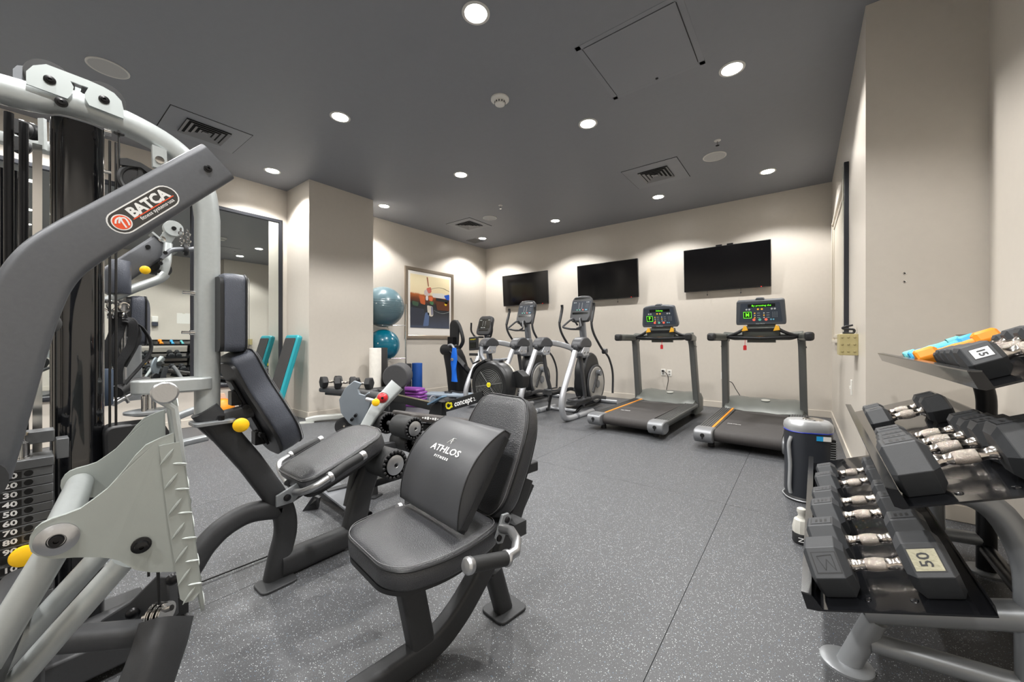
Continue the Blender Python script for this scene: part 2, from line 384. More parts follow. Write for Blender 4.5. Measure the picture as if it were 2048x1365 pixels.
for s_ in (-1, 1): b.box((s_*0.3425,0,-0.001), (0.005, 0.68, 0.003)); b.box((0,s_*0.3525,-0.001), (0.66, 0.005, 0.003))
put('gap', b, mat('panel_gap', (52,52,54), 0.8), o, w=False)
b = B()
for s_ in (-1, 1): b.box((s_*0.368,0,-0.001), (0.04, 0.80, 0.002)); b.box((0,s_*0.375,-0.001), (0.78, 0.04, 0.002))
put('frame', b, pan, o, w=False)
put('latch', B().cyl((0.02,0.33,-0.004), (0.02,0.33,-0.009), 0.012), deep, o, w=False)

# ------------------------------------------------------------------ televisions
tvscreen = mat('tv_screen', (7,7,9), 0.12, 0, spec=0.35); tvb = mat('tv_bezel', (20,20,22), 0.3)
def tv(cx, cz, W, Hh, lab, side, fx=()):
    yc = YB-0.10; o = thing('wall_television', lab, 'television', (cx, yc, cz), 0, 'televisions on the back wall')
    tilt = math.radians(4)
    M = Matrix.Rotation(tilt, 3, 'X')
    put('housing', B().box((0,0.02,0), (W, 0.045, Hh), M), tvb, o, w=False, bev=0.004)
    put('screen', B().box((0,-0.0045,0.004), (W-0.018, 0.004, Hh-0.03), M), tvscreen, o, w=False)
    put('power_light', B().box((W*0.40,-0.006,-Hh/2+0.004), (0.012,0.004,0.006)), mat('red_led', (255,40,30), emit=(255,40,30), estr=3), o, w=False)
    b = B().box((0,0.085,0), (0.34,0.02,0.28)); b.beam((-0.12,0.05,0.12),(-0.12,0.08,-0.1),0.03,0.03); b.beam((0.12,0.05,0.12),(0.12,0.08,-0.1),0.03,0.03)
    put('wall_mount', b, blksteel, o, w=False)
    for x in fx:
        put('mount_cord', B().cyl((x,0.03,-Hh/2+0.01),(x,0.03,-Hh/2-0.06),0.0025,n=8).lathe((x,0.03,-Hh/2-0.05),(0,0,-1),[(0,0.003),(0.012,0.008),(0.024,0.008),(0.03,0.002)],10), blk, o, w=False)
    return o
t3 = tv(-0.985, 2.29, 1.235, 0.71, 'black wall television farthest right, above the right treadmill', 'r', (-0.26,0.22))
for x in (-0.09, 0.07): put('mount_clip', B().box((x,0.03,0.365), (0.09,0.03,0.04)), blksteel, t3, w=False, bev=0.003)
tv(-3.01, 2.27, 1.235, 0.71, 'black wall television in the middle of the three', 'm', (0.22,))
tv(-4.965, 2.27, 1.235, 0.71, 'black wall television farthest left, nearest the corner', 'l')

# ------------------------------------------------------------------ wall mirrors on the left wall
mirr = mat('mirror_glass', (225,230,228), 0.015, 1.0); mframe = mat('black_mirror_frame', (38,40,46), 0.35)
def mirror(y0, y1, lab):
    z0, z1 = 0.47, 2.91; o = thing('wall_mirror', lab, 'mirror', (XL, (y0+y1)/2, z0), 0, 'tall framed mirrors on the left wall')
    put('mirror_glass', B().box((XL+0.012,(y0+y1)/2,(z0+z1)/2), (0.008, y1-y0-0.06, z1-z0-0.06)), mirr, o, smooth=False)
    f = 0.062; d = 0.03
    sec = [(0.0,0.0),(0.026,0.004),(0.034,0.02),(0.030,0.046),(0.012,f),(0.0,f)]
    cs = [V(XL,y0,z0),V(XL,y1,z0),V(XL,y1,z1),V(XL,y0,z1)]; c0 = V(XL,(y0+y1)/2,(z0+z1)/2); b = B()
    rings = []
    for p in cs:
        sy = 1 if p.y < c0.y else -1; sz = 1 if p.z < c0.z else -1
        rings.append(b.ring([p+V(q[0], sy*q[1], sz*q[1]) for q in sec]))
    b.skin(rings, close=True)
    put('mirror_frame', b, mframe, o, ang=30)
    return o
mirror(1.437, 2.425, 'tall black framed wall mirror beside the column')
mirror(0.38, 1.40, 'tall black framed wall mirror behind the silver gym upright')
mirror(-0.68, 0.345, 'tall black framed wall mirror at the far left, behind the weight tower')
mirror(-1.75, -0.72, 'tall black framed wall mirror beyond the left edge of the photo')

# ------------------------------------------------------------------ framed abstract print
zc, y0, y1, z0, z1 = 0, 4.27, 5.36, 1.13, 2.45
ART = (4.63, 5.93, 1.145, 2.585)
fr = mat('champagne_frame', (150,138,124), 0.32, 0.6, 0.1, 60, 0.06); matb = mat('picture_mat_board', (226,222,216), 0.7)
am = bpy.data.materials.new('abstract_print'); am.use_nodes = True
nt = am.node_tree; pb = nt.nodes['Principled BSDF']; pb.inputs['Roughness'].default_value = 0.25
def N_(t, **kw):
    n = nt.nodes.new(t)
    for k, v in kw.items(): setattr(n, k, v)
    return n
tc2 = N_('ShaderNodeTexCoord'); nz = N_('ShaderNodeTexNoise'); nz.inputs['Scale'].default_value = 7; nz.inputs['Detail'].default_value = 6
nt.links.new(tc2.outputs['Generated'], nz.inputs['Vector'])
va = N_('ShaderNodeVectorMath', operation='MULTIPLY_ADD'); va.inputs[1].default_value = (0.10, 0.10, 0.10); nt.links.new(nz.outputs['Color'], va.inputs[0]); nt.links.new(tc2.outputs['Generated'], va.inputs[2])
sx_ = N_('ShaderNodeSeparateXYZ'); nt.links.new(va.outputs[0], sx_.inputs[0])
rz = N_('ShaderNodeValToRGB'); cr = rz.color_ramp; cr.interpolation = 'LINEAR'
while len(cr.elements) < 7: cr.elements.new(0.5)
for e, (p, c) in zip(cr.elements, ((0.05,(66,74,92)),(0.30,(52,54,60)),(0.50,(40,44,46)),(0.60,(112,62,38)),(0.68,(176,100,52)),(0.71,(226,208,170)),(0.98,(232,218,180)))): e.position = p; e.color = lin(c)
nt.links.new(sx_.outputs['Z'], rz.inputs['Fac'])
nt.links.new(rz.outputs['Color'], pb.inputs['Base Color'])
def paint(name, pts, colr, parent, lift):
    # a flat patch of colour lying on the print, pts in picture units (u to the right, v up, 0..1)
    ya, yb, za, zb = AR
    b = B(); b.quadplate([(XL+0.0225+lift, ya+(yb-ya)*u, za+(zb-za)*v) for u, v in round_poly(pts, 0.03, 3)], 0.0006, (1,0,0))
    return put(name, b, mat('paint_%d_%d_%d' % colr, colr, 0.4), parent)
ya, yb, za, zb = ART
o = thing('framed_picture', 'framed abstract print in champagne frame on the wall behind the exercise balls', 'picture', (XL, (ya+yb)/2, za))
b = B(); sec = [(0,0),(0.034,0.004),(0.036,0.02),(0.028,0.062),(0.018,0.075),(0,0.075)]; rings = []
for p in (V(XL,ya,za),V(XL,yb,za),V(XL,yb,zb),V(XL,ya,zb)):
    sy = 1 if p.y < (ya+yb)/2 else -1; sz = 1 if p.z < (za+zb)/2 else -1; rings.append(b.ring([p+V(q[0], sy*q[1], sz*q[1]) for q in sec]))
put('picture_frame', b.skin(rings, close=True), fr, o, ang=25)
put('mat_board', B().box((XL+0.012,(ya+yb)/2,(za+zb)/2), (0.012,yb-ya-0.13,zb-za-0.13)), matb, o, smooth=False)
AR = (ya+0.125, yb-0.125, za+0.225, zb-0.135)
pr = put('print', B().box((XL+0.0205,(AR[0]+AR[1])/2,(AR[2]+AR[3])/2), (0.004,AR[1]-AR[0],AR[3]-AR[2])), am, o, smooth=False)
for k, (pts, c) in enumerate([
    ([(0.0,0.38),(0.33,0.36),(0.36,0.06),(0.0,0.04)], (50,54,66)), ([(0.36,0.30),(0.46,0.30),(0.44,0.04),(0.30,0.03)], (84,104,140)),
    ([(0.62,0.55),(1.0,0.54),(1.0,0.36),(0.66,0.36)], (92,50,30)), ([(0.62,0.60),(0.98,0.58),(0.98,0.53),(0.64,0.54)], (28,34,36)),
    ([(0.52,0.68),(0.80,0.70),(0.96,0.66),(0.90,0.60),(0.55,0.60)], (206,204,200)), ([(0.84,0.66),(1.0,0.70),(1.0,0.58),(0.92,0.58)], (30,82,186)),
    ([(0.86,0.56),(0.95,0.56),(0.95,0.50),(0.87,0.50)], (214,196,214)), ([(0.85,0.50),(0.93,0.50),(0.92,0.46),(0.87,0.46)], (222,186,40)),
    ([(0.32,0.70),(0.44,0.78),(0.50,0.72),(0.46,0.62),(0.34,0.62)], (196,180,176)), ([(0.38,0.76),(0.50,0.80),(0.52,0.70),(0.44,0.66)], (196,104,88)),
    ([(0.44,0.60),(0.55,0.61),(0.54,0.52),(0.45,0.53)], (222,108,66)), ([(0.46,0.52),(0.57,0.52),(0.56,0.45),(0.48,0.46)], (70,120,78)),
    ([(0.37,0.62),(0.43,0.62),(0.43,0.53),(0.37,0.53)], (220,216,218)), ([(0.40,0.44),(0.55,0.42),(0.56,0.24),(0.50,0.22),(0.42,0.26)], (208,200,186)),
    ([(0.50,0.42),(0.55,0.41),(0.55,0.26),(0.51,0.25)], (120,120,140)), ([(0.39,0.98),(0.42,0.98),(0.45,0.80),(0.43,0.80)], (150,86,60)),
    ([(0.04,0.50),(0.20,0.48),(0.18,0.40),(0.05,0.42)], (60,88,66)), ([(0.20,0.62),(0.34,0.60),(0.36,0.44),(0.24,0.46)], (196,96,48))]):
    paint('paint_patch', pts, c, pr, 0.0007*(k % 4))
b = B().tube([(XL+0.0235, AR[0]+(AR[1]-AR[0])*(0.48+0.52*k/14), AR[2]+(AR[3]-AR[2])*(0.74+0.07*math.sin(PI*k/14*0.9+0.1))) for k in range(15)], 0.003, 6)
put('painted_arc', b, mat('dark_brush', (70,56,48), 0.5), pr)
b = B().tube([(XL+0.0235, AR[0]+(AR[1]-AR[0])*(0.58+0.42*k/14), AR[2]+(AR[3]-AR[2])*(0.37-0.07*math.sin(PI*k/14*0.8+0.3))) for k in range(15)], 0.002, 6)
put('painted_arc', b, mat('light_brush', (190,200,196), 0.5), pr)

# ------------------------------------------------------------------ right wall: framed panel, mirror edge, tan box, switch; jut wall screws
o = thing('framed_wall_panel', 'cream moulded panel frame on the far right wall, seen edge on', 'wall panel', (XR, 5.8, 1.08))
creamy = mat('cream_moulding', (214,206,192), 0.35)
z0, z1, y0, y1 = 1.08, 2.62, 4.70, 6.44
put('field', B().box((XR-0.004,(y0+y1)/2,(z0+z1)/2), (0.008,y1-y0,z1-z0)), creamy, o, smooth=False)
b = B()
for q, d in ((0.0,0.035),(0.06,0.02)):
    w_ = 0.035
    b.box((XR-d/2,y1-q-w_/2,(z0+z1)/2), (d,w_,z1-z0-2*q)); b.box((XR-d/2,(y0+y1)/2,z1-q-w_/2), (d,y1-y0,w_)); b.box((XR-d/2,(y0+y1)/2,z0+q+w_/2), (d,y1-y0,w_))
put('moulding', b, creamy, o, bev=0.003)
o = thing('wall_mirror', 'narrow dark edge of a framed mirror on the right wall above the tan box', 'mirror', (XR, 4.66, 1.08))
put('mirror_frame', B().box((XR-0.017,4.655,1.92), (0.034,0.05,1.66)), mframe, o, bev=0.003)
put('mirror_glass', B().box((XR-0.042,4.668,1.92), (0.003,0.02,1.60)), mirr, o)
tan = mat('tan_metal', (176,164,118), 0.45, 0.1, 0.1, 400)
o = thing('wall_box', 'tan metal box with nine dimples fixed to the right wall', 'wall box', (0.29, 4.0, 0.98))
put('box_body', B().box((0.290,4.02,1.072), (0.11,0.24,0.166)), tan, o, bev=0.003)
dimm = mat('tan_dimple', (150,138,96), 0.5)
for i in range(3):
    for j in range(3): put('dimple', B().lathe((0.252+i*0.036,3.9005,1.018+j*0.055), (0,-1,0), [(0,0.009),(0.002,0.009),(0.0035,0.005),(0.004,0.001)], 16), dimm, o)
b = B().sweep(spline([(0.262,4.0,1.165),(0.32,4.0,1.162),(0.325,4.0,1.19),(0.27,4.0,1.195),(0.265,4.0,1.21),(0.32,4.0,1.225)],6), rrect(0.06,0.014,0.005), (0,1,0))
single('folded_strap', 'black padded strap folded on top of the tan wall box', 'strap', b, mat('black_padded_fabric',(26,26,28),0.5,0,0.4,300), (0.29,4.0,1.155))
o = thing('wall_switch_plate', 'narrow white plate on the right wall behind the dumbbell rack', 'wall plate', (XR, 4.36, 0.66))
put('plate', B().box((XR-0.004,4.36,0.70), (0.008,0.08,0.13)), white, o, bev=0.002)
put('toggle', B().box((XR-0.012,4.36,0.70), (0.012,0.012,0.025)), white, o)
for (px_z, lab) in ((1.537,'upper'),(1.482,'lower')):
    o = thing('wall_anchor', lab+' of two small screws in the beige wall above the dumbbell rack', 'screw', (0.531, YJ, px_z), 0, 'two screws left in the wall')
    put('washer', B().lathe((0,0,0),(0,-1,0),[(0,0.009),(0.002,0.009),(0.003,0.004)],16), chrome, o, w=False)
    put('screw_hole', B().lathe((0,-0.002,0),(0,-1,0),[(0,0.004),(0.0015,0.004)],10), deep, o, w=False)
# seen only in the mirrors: sanitiser dispenser and paper notice on the near right wall
o = thing('sanitiser_dispenser', 'white and grey soap dispenser seen reflected in the left mirror', 'dispenser', (XN, 2.156, 1.46))
put('body', B().box((XN-0.05,2.156,1.66), (0.10,0.125,0.15)), white, o, bev=0.015)
put('tank', B().box((XN-0.05,2.156,1.535), (0.09,0.12,0.11)), mat('slate_plastic',(58,62,74),0.4), o, bev=0.015)
o = thing('paper_notice', 'plain white paper notice seen reflected in the left mirror', 'notice', (XN, 2.74, 1.56))
put('sheet', B().box((XN-0.001,2.74,1.71), (0.002,0.28,0.28)), white, o)
put('tape', B().box((XN-0.0025,2.74,1.845), (0.001,0.05,0.02)), mat('clear_tape',(200,198,180),0.3), o)

# ------------------------------------------------------------------ outlets on the TV wall
def outlet(cx, cz, lab, plug=False):
    o = thing('wall_outlet', lab, 'power outlet', (cx, YB, cz-0.057), 0, 'white outlets on the back wall')
    put('plate', B().box((cx,YB-0.004,cz), (0.075,0.008,0.115)), white, o, bev=0.003)
    for dz in (0.024,-0.024):
        put('socket', B().box((cx,YB-0.009,cz+dz), (0.034,0.004,0.03)), mat('socket_grey',(150,148,144)), o, bev=0.004)
    return o
outlet(-1.97+0.0, 0.54, 'white power outlet behind the left treadmill with a black plug in it')
outlet(-1.865, 0.53, 'white power outlet just right of the plugged one')
outlet(-1.015, 0.53, 'white power outlet between the two treadmills')
b = B().box((-1.97,YB-0.03,0.565), (0.03,0.045,0.03)).tube(spline([(-1.97,YB-0.05,0.565),(-1.93,YB-0.09,0.56),(-1.88,YB-0.07,0.50),(-1.875,YB-0.04,0.40),(-1.9,YB-0.06,0.2),(-1.85,YB-0.1,0.012),(-1.80,6.75,0.012)],6), 0.006, 8)
single('power_cord', 'black power cord plugged in behind the left treadmill', 'power cord', b, cable, (-1.97,YB-0.03,0.0))

b = B().tube(spline([(-1.015,YB-0.03,0.50),(-0.97,YB-0.08,0.46),(-0.88,6.90,0.44),(-0.80,6.70,0.36),(-0.72,6.45,0.30)],6),0.006,8).box((-1.015,YB-0.028,0.506),(0.03,0.035,0.03))
single('power_cord', 'black power cord running from the outlet to the right treadmill', 'power cord', b, cable, (-0.9,6.9,0.3))

# ================================================================== TREADMILLS
tmg = mat('treadmill_grey', (98,100,99), 0.42, 0.35, 0.08, 800, 0.03); tmh = mat('treadmill_hood', (88,91,87), 0.4, 0.2, 0.06, 800)
belt = mat('treadmill_belt', (58,55,54), 0.7, 0, 0.25, 300, 0.08); orange = mat('orange_strip', (236,146,30), 0.4)
conm = mat('console_plastic', (84,88,94), 0.35, 0.1); scr = mat('console_face', (66,73,84), 0.45, spec=0.25)
ledg = mat('green_led', (120,255,40), emit=(110,255,40), estr=0.9); dispm = mat('display_black', (8,12,8), 0.15)
btnw = mat('button_pale', (200,205,205), 0.4); btny = mat('button_amber', (230,180,60), 0.4, emit=(230,170,50), estr=0.4); btnr = mat('button_coral', (230,110,90), 0.4, emit=(230,90,70), estr=0.5)
btng = mat('button_teal', (110,190,170), 0.4, emit=(90,180,150), estr=0.2); btnb = mat('button_blue', (120,190,220), 0.4)
railm = mat('ribbed_rail', (66,66,66), 0.5, 0.2)
def treadmill(x, y, rz, lab, led, logo_m, flat):
    o = thing('treadmill', lab, 'treadmill', (x, y, 0), rz, 'treadmills facing the back wall'); L = 2.05
    k = dict(w=False)
    b = B().sweep([(0,0.06,0.125),(0,1.45,0.125)], rrect(0.80,0.10,0.02), (1,0,0)); put('deck', b, tmg, o, **k)
    # belt wraps the rear roller
    prof = [(0.0,0.075),(-0.035,0.095),(-0.05,0.13),(-0.035,0.17),(0.0,0.192),(1.45,0.196),(1.45,0.186),(0.01,0.18),(0.01,0.08)]
    b = B().prism([(p[0]+0.05, p[1]) for p in prof], (0,0,0), (0,1,0), (0,0,1), 0.56); put('belt', b, belt, o, ang=50, **k)
    text('belt_print', 'MATRIX', 0.035, (-0.16,0.42,0.2035), (1,0,0), (0,1,0), paint_white, o, w=False)
    for s_ in (-1, 1):
        b = B().sweep([(s_*0.375,0.10,0.165),(s_*0.375,1.50,0.185)], rrect(0.17,0.055,0.018), (1,0,0)); r = put('side_rail', b, tmg, o, **k)
        for i in range(6):
            if s_ == -1 and i == 5: continue
            put('rib', B().beam((s_*0.375-0.06+i*0.024,0.11,0.1935),(s_*0.375-0.06+i*0.024,1.46,0.2135),0.010,0.006), railm, r, **k)
        if s_ == -1: put('orange_strip', B().beam((-0.315,0.11,0.1935),(-0.315,1.46,0.2145),0.022,0.010), orange, o, **k)
        b = B().prism(round_poly([(0.08,0.055),(0.16,0.075),(0.16,0.20),(0.02,0.205),(-0.065,0.19),(-0.075,0.12),(-0.02,0.06)],0.03), (s_*0.372,0,0), (0,1,0), (0,0,1), 0.175)
        c = put('end_cap', b, silver2 if False else mat('end_cap_grey',(138,140,143),0.4,0.5,0.08,800), o, bev=0.012, **k)
        put('adjuster_hole', B().lathe((s_*0.372,-0.0745,0.145),(0,-1,0),[(0,0.020),(0.003,0.020),(0.004,0.014)],20).box((s_*0.372,-0.0755,0.122),(0.012,0.004,0.03)), deep, c, **k)
        put('foot', B().cyl((s_*0.33,0.14,0),(s_*0.33,0.14,0.08),0.035,0.025), rubblk, o, **k)
        put('wheel', B().cyl((s_*0.30,1.75,0.04),(s_*0.36,1.75,0.04),0.04), rubblk, o, **k)
    # motor hood: loft across sections
    b = B(); rings = []
    for (yy, zt, w_) in ((1.42,0.215,0.86),(1.46,0.245,0.89),(1.56,0.29,0.905),(1.72,0.335,0.905),(1.90,0.34,0.88),(2.02,0.30,0.82),(2.05,0.2,0.78)):
        h = w_/2; rings.append(b.ring([(x_,yy,z_) for x_, z_ in [(-h,0.07),(-h,zt*0.72),(-h+0.03,zt-0.02),(-h+0.11,zt-0.005),(-h+0.2,zt-0.012),(-h+0.26,zt-0.02),(0,zt-0.012),(h-0.26,zt-0.02),(h-0.2,zt-0.012),(h-0.11,zt-0.005),(h-0.03,zt-0.02),(h,zt*0.72),(h,0.07)]]))
    hood = put('motor_cover', b.skin(rings), tmh, o, ang=35, **k)
    put('emblem', B().lathe((0.02,1.70,0.318),(0,-0.15,1),[(0,0.05),(0.004,0.05),(0.006,0.04),(0.006,0.001)],24), mat('emblem_silver',(190,192,186),0.3,0.6), hood, **k)
    for s_ in (-1, 1):
        b = B().rtube([(s_*0.425,1.60,0.16),(s_*0.420,1.58,0.30),(s_*0.405,1.42,1.06),(s_*0.40,1.38,1.13)], 0.075, 0.12, (1,0,0), 0.05, 0.012)
        u = put('upright', b, tmg, o, **k)
        for yy, zz in ((1.392,0.98),(1.47,0.97)): put('bolt', B().cyl((s_*0.41-0.040,yy,zz+0.05),(s_*0.41+0.040,yy,zz+0.05),0.006,n=10), blksteel, u, **k)
        # handgrip back towards the runner with a dark end
        b = B().sweep([(s_*0.40,1.48,1.13),(s_*0.42,1.30,1.15),(s_*0.455,1.12,1.15),(s_*0.475,0.93,1.15)], rrect(0.085,0.095,0.028), (1,0,0)); g = put('handrail', b, tmh, o, **k)
        put('grip_end', B().sweep([(s_*0.472,0.96,1.15),(s_*0.478,0.90,1.15),(s_*0.478,0.885,1.15)], rrect(0.088,0.098,0.028), (1,0,0), scale=[1,0.96,0.6]), blk, g, **k)
        b = B().tube([(s_*0.41,1.38,1.165),(s_*0.33,1.33,1.15),(s_*0.15,1.27,1.14),(0,1.26,1.135)], 0.021, 12); put('cross_grip', b, blk, o, **k)
        b = B().tube([(s_*0.36,1.34,1.16),(s_*0.25,1.30,1.20),(s_*0.18,1.30,1.245)], 0.020, 12, 0.04); p = put('pulse_grip', b, blk, o, **k)
        put('grip_tip', B().prism([(-0.035,-0.03),(0.035,-0.02),(0.02,0.03),(-0.01,0.045)], (s_*0.165,1.30,1.25), (1,0,0), (0,0,1), 0.05), mat('amber_grip',(240,180,50),0.4), p, bev=0.006, **k)
    b = B().prism(round_poly([(-0.40,0),(-0.43,0.06),(-0.25,0.04),(0.25,0.04),(0.43,0.06),(0.40,0),(0.3,-0.035),(-0.3,-0.035)],0.03), (0,1.40,1.155), (1,0,0), (0,-0.25,1), 0.10)
    put('cross_beam', b, tmh, o, bev=0.01, **k)
    # console tray and stop panel
    tl = Vector((0,-0.30,0.954)).normalized(); ex = Vector((1,0,0)); nrm = ex.cross(tl)     # face frame: u right, v up the tilted face
    fo = V(0,1.36,1.20)
    tray = B().prism(round_poly([(-0.17,-0.06),(-0.20,0.0),(-0.19,0.085),(0.19,0.085),(0.20,0.0),(0.17,-0.06)],0.02), fo, ex, tl, 0.09); tr = put('console_tray', tray, tmh, o, bev=0.008, **k)
    put('tray_slot', B().prism(round_poly([(-0.16,0.03),(-0.16,0.07),(0.16,0.07),(0.16,0.03)],0.015), fo+nrm*0.046, ex, tl, 0.004), blk, tr, **k)
    put('stop_strip', B().prism(round_poly([(-0.10,-0.055),(-0.10,-0.03),(0.10,-0.03),(0.10,-0.055)],0.01), fo+nrm*0.047, ex, tl, 0.006), orange, tr, **k)
    put('stop_button', B().prism(round_poly([(-0.025,-0.058),(-0.025,-0.032),(0.025,-0.032),(0.025,-0.058)],0.01), fo+nrm*0.051, ex, tl, 0.008), redm, tr, **k)
    ch = 0.30; cw = 0.245; fo = V(0,1.325,1.31)
    outl = [(-cw,0.0),(-cw-0.01,0.04),(-cw+0.03,ch),(-0.10,ch+0.018),(0.10,ch+0.018),(cw-0.03,ch),(cw+0.01,0.04),(cw,0.0)] if not flat else [(-cw-0.01,0),(-cw-0.015,0.03),(-cw+0.0,ch+0.01),(cw-0.0,ch+0.01),(cw+0.015,0.03),(cw+0.01,0)]
    c = put('console', B().prism(round_poly(outl,0.03), fo, ex, tl, 0.07), conm, o, bev=0.010, **k)
    f2 = fo+nrm*0.0355
    face = put('console_face', B().prism(round_poly([(-cw+0.02,0.035),(-cw+0.045,ch-0.02),(cw-0.045,ch-0.02),(cw-0.02,0.035)],0.015), f2, ex, tl, 0.003), scr, c, **k)
    f3 = f2+nrm*0.002
    def rect(u0, u1, v0, v1, m, nm, q=0.002): put(nm, B().prism([(u0,v0),(u1,v0),(u1,v1),(u0,v1)], f3, ex, tl, q), m, c, **k)
    def dot(u, v, r, m, nm='button'): put(nm, B().cyl(f3+ex*u+tl*v, f3+ex*u+tl*v+nrm*0.003, r, n=14), m, c, **k)
    rect(-0.125,0.155,ch-0.075,ch-0.035,dispm,'display'); text('display_text', led, 0.031, f3+nrm*0.0015+ex*0.015+tl*(ch-0.055), ex, tl, ledg, c, w=False, sx=1.05)
    rect(-0.170,-0.095,0.095,0.165,dispm,'logo_display'); text('display_text', 'M' if logo_m else 'P', 0.066, f3+nrm*0.0015-ex*0.1325+tl*0.130, ex, tl, ledg, c, w=False, bold=0.001, sx=0.85)
    b = B(); 
    for (u0,u1,v0,v1) in ((-0.172,-0.093,0.166,0.170),(-0.172,-0.093,0.090,0.094),(-0.175,-0.171,0.090,0.170),(-0.094,-0.090,0.090,0.170)): b.prism([(u0,v0),(u1,v0),(u1,v1),(u0,v1)], f3, ex, tl, 0.003)
    put('display_border', b, ledg, c, **k)
    for i, u in enumerate((-0.14,-0.11,-0.02,0.02,0.12,0.15)): dot(u, ch-0.10, 0.011, btny if i in (2, 3) else btnw)
    for i, (u, m_) in enumerate(((-0.065,btnr),(-0.005,btng),(0.06,btnr),(0.11,btnb),(0.135,btnb))): dot(u, 0.068, 0.016 if i < 3 else 0.009, m_)
    for i in range(3):
        for j, u in enumerate((-0.055,0.04)): dot(u, 0.15-0.028*i, 0.008, btnw if (i+j) % 2 else btny)
    for i in range(3):
        for j in range(4): dot(0.13+0.02*i, 0.155-0.018*j, 0.0065, mat('key_grey',(110,118,126),0.4), 'key')
    for s_ in (-1,1):
        for i in range(3): rect(-0.03+0.095*(s_>0), 0.0+0.095*(s_>0)-0.0, 0.148-0.028*i, 0.152-0.028*i, btnw, 'key_label')
    text('console_print', 'MATRIX', 0.020, f3-ex*0.0+tl*0.015+nrm*0.0, ex, tl, btnw, c, w=False, sx=1.3)
    b = B().prism(round_poly([(-0.05,0),(-0.035,0.022),(0.035,0.022),(0.05,0)],0.01), fo+tl*(ch+0.012), ex, tl, 0.05); put('console_cap', b, conm, c, **k)
    put('neck', B().rtube([(0,1.40,1.08),(0,1.40,1.36)], 0.30, 0.05), tmh, o, **k)
    b = B().tube([(-0.16 if flat else 0.035,1.275,1.13),(-0.16 if flat else 0.035,1.262,1.035)], 0.003, 6).prism(round_poly([(-0.018,-0.045),(0.018,-0.045),(0.018,0.012),(0,0.02),(-0.018,0.012)],0.006), (-0.16 if flat else 0.035,1.26,1.03), (1,0,0), (0,0,1), 0.008)
    put('safety_key', b, redm, o, **k)
    for s_ in (-1,1): put('tablet_ledge', B().tube([(s_*0.24,1.40,1.17),(s_*0.40,1.44,1.19),(s_*0.41,1.40,1.15)],0.008,8,0.02), blk, o, **k)
    return o
treadmill(-1.66, 4.36, math.radians(-1.5), 'left treadmill of the two, next to the nearest elliptical trainer', 'Selamp.', False, False)
treadmill(-0.425, 4.28, math.radians(-1.0), 'right treadmill of the two, beside the dark air purifier', 'By pressing the', True, True)

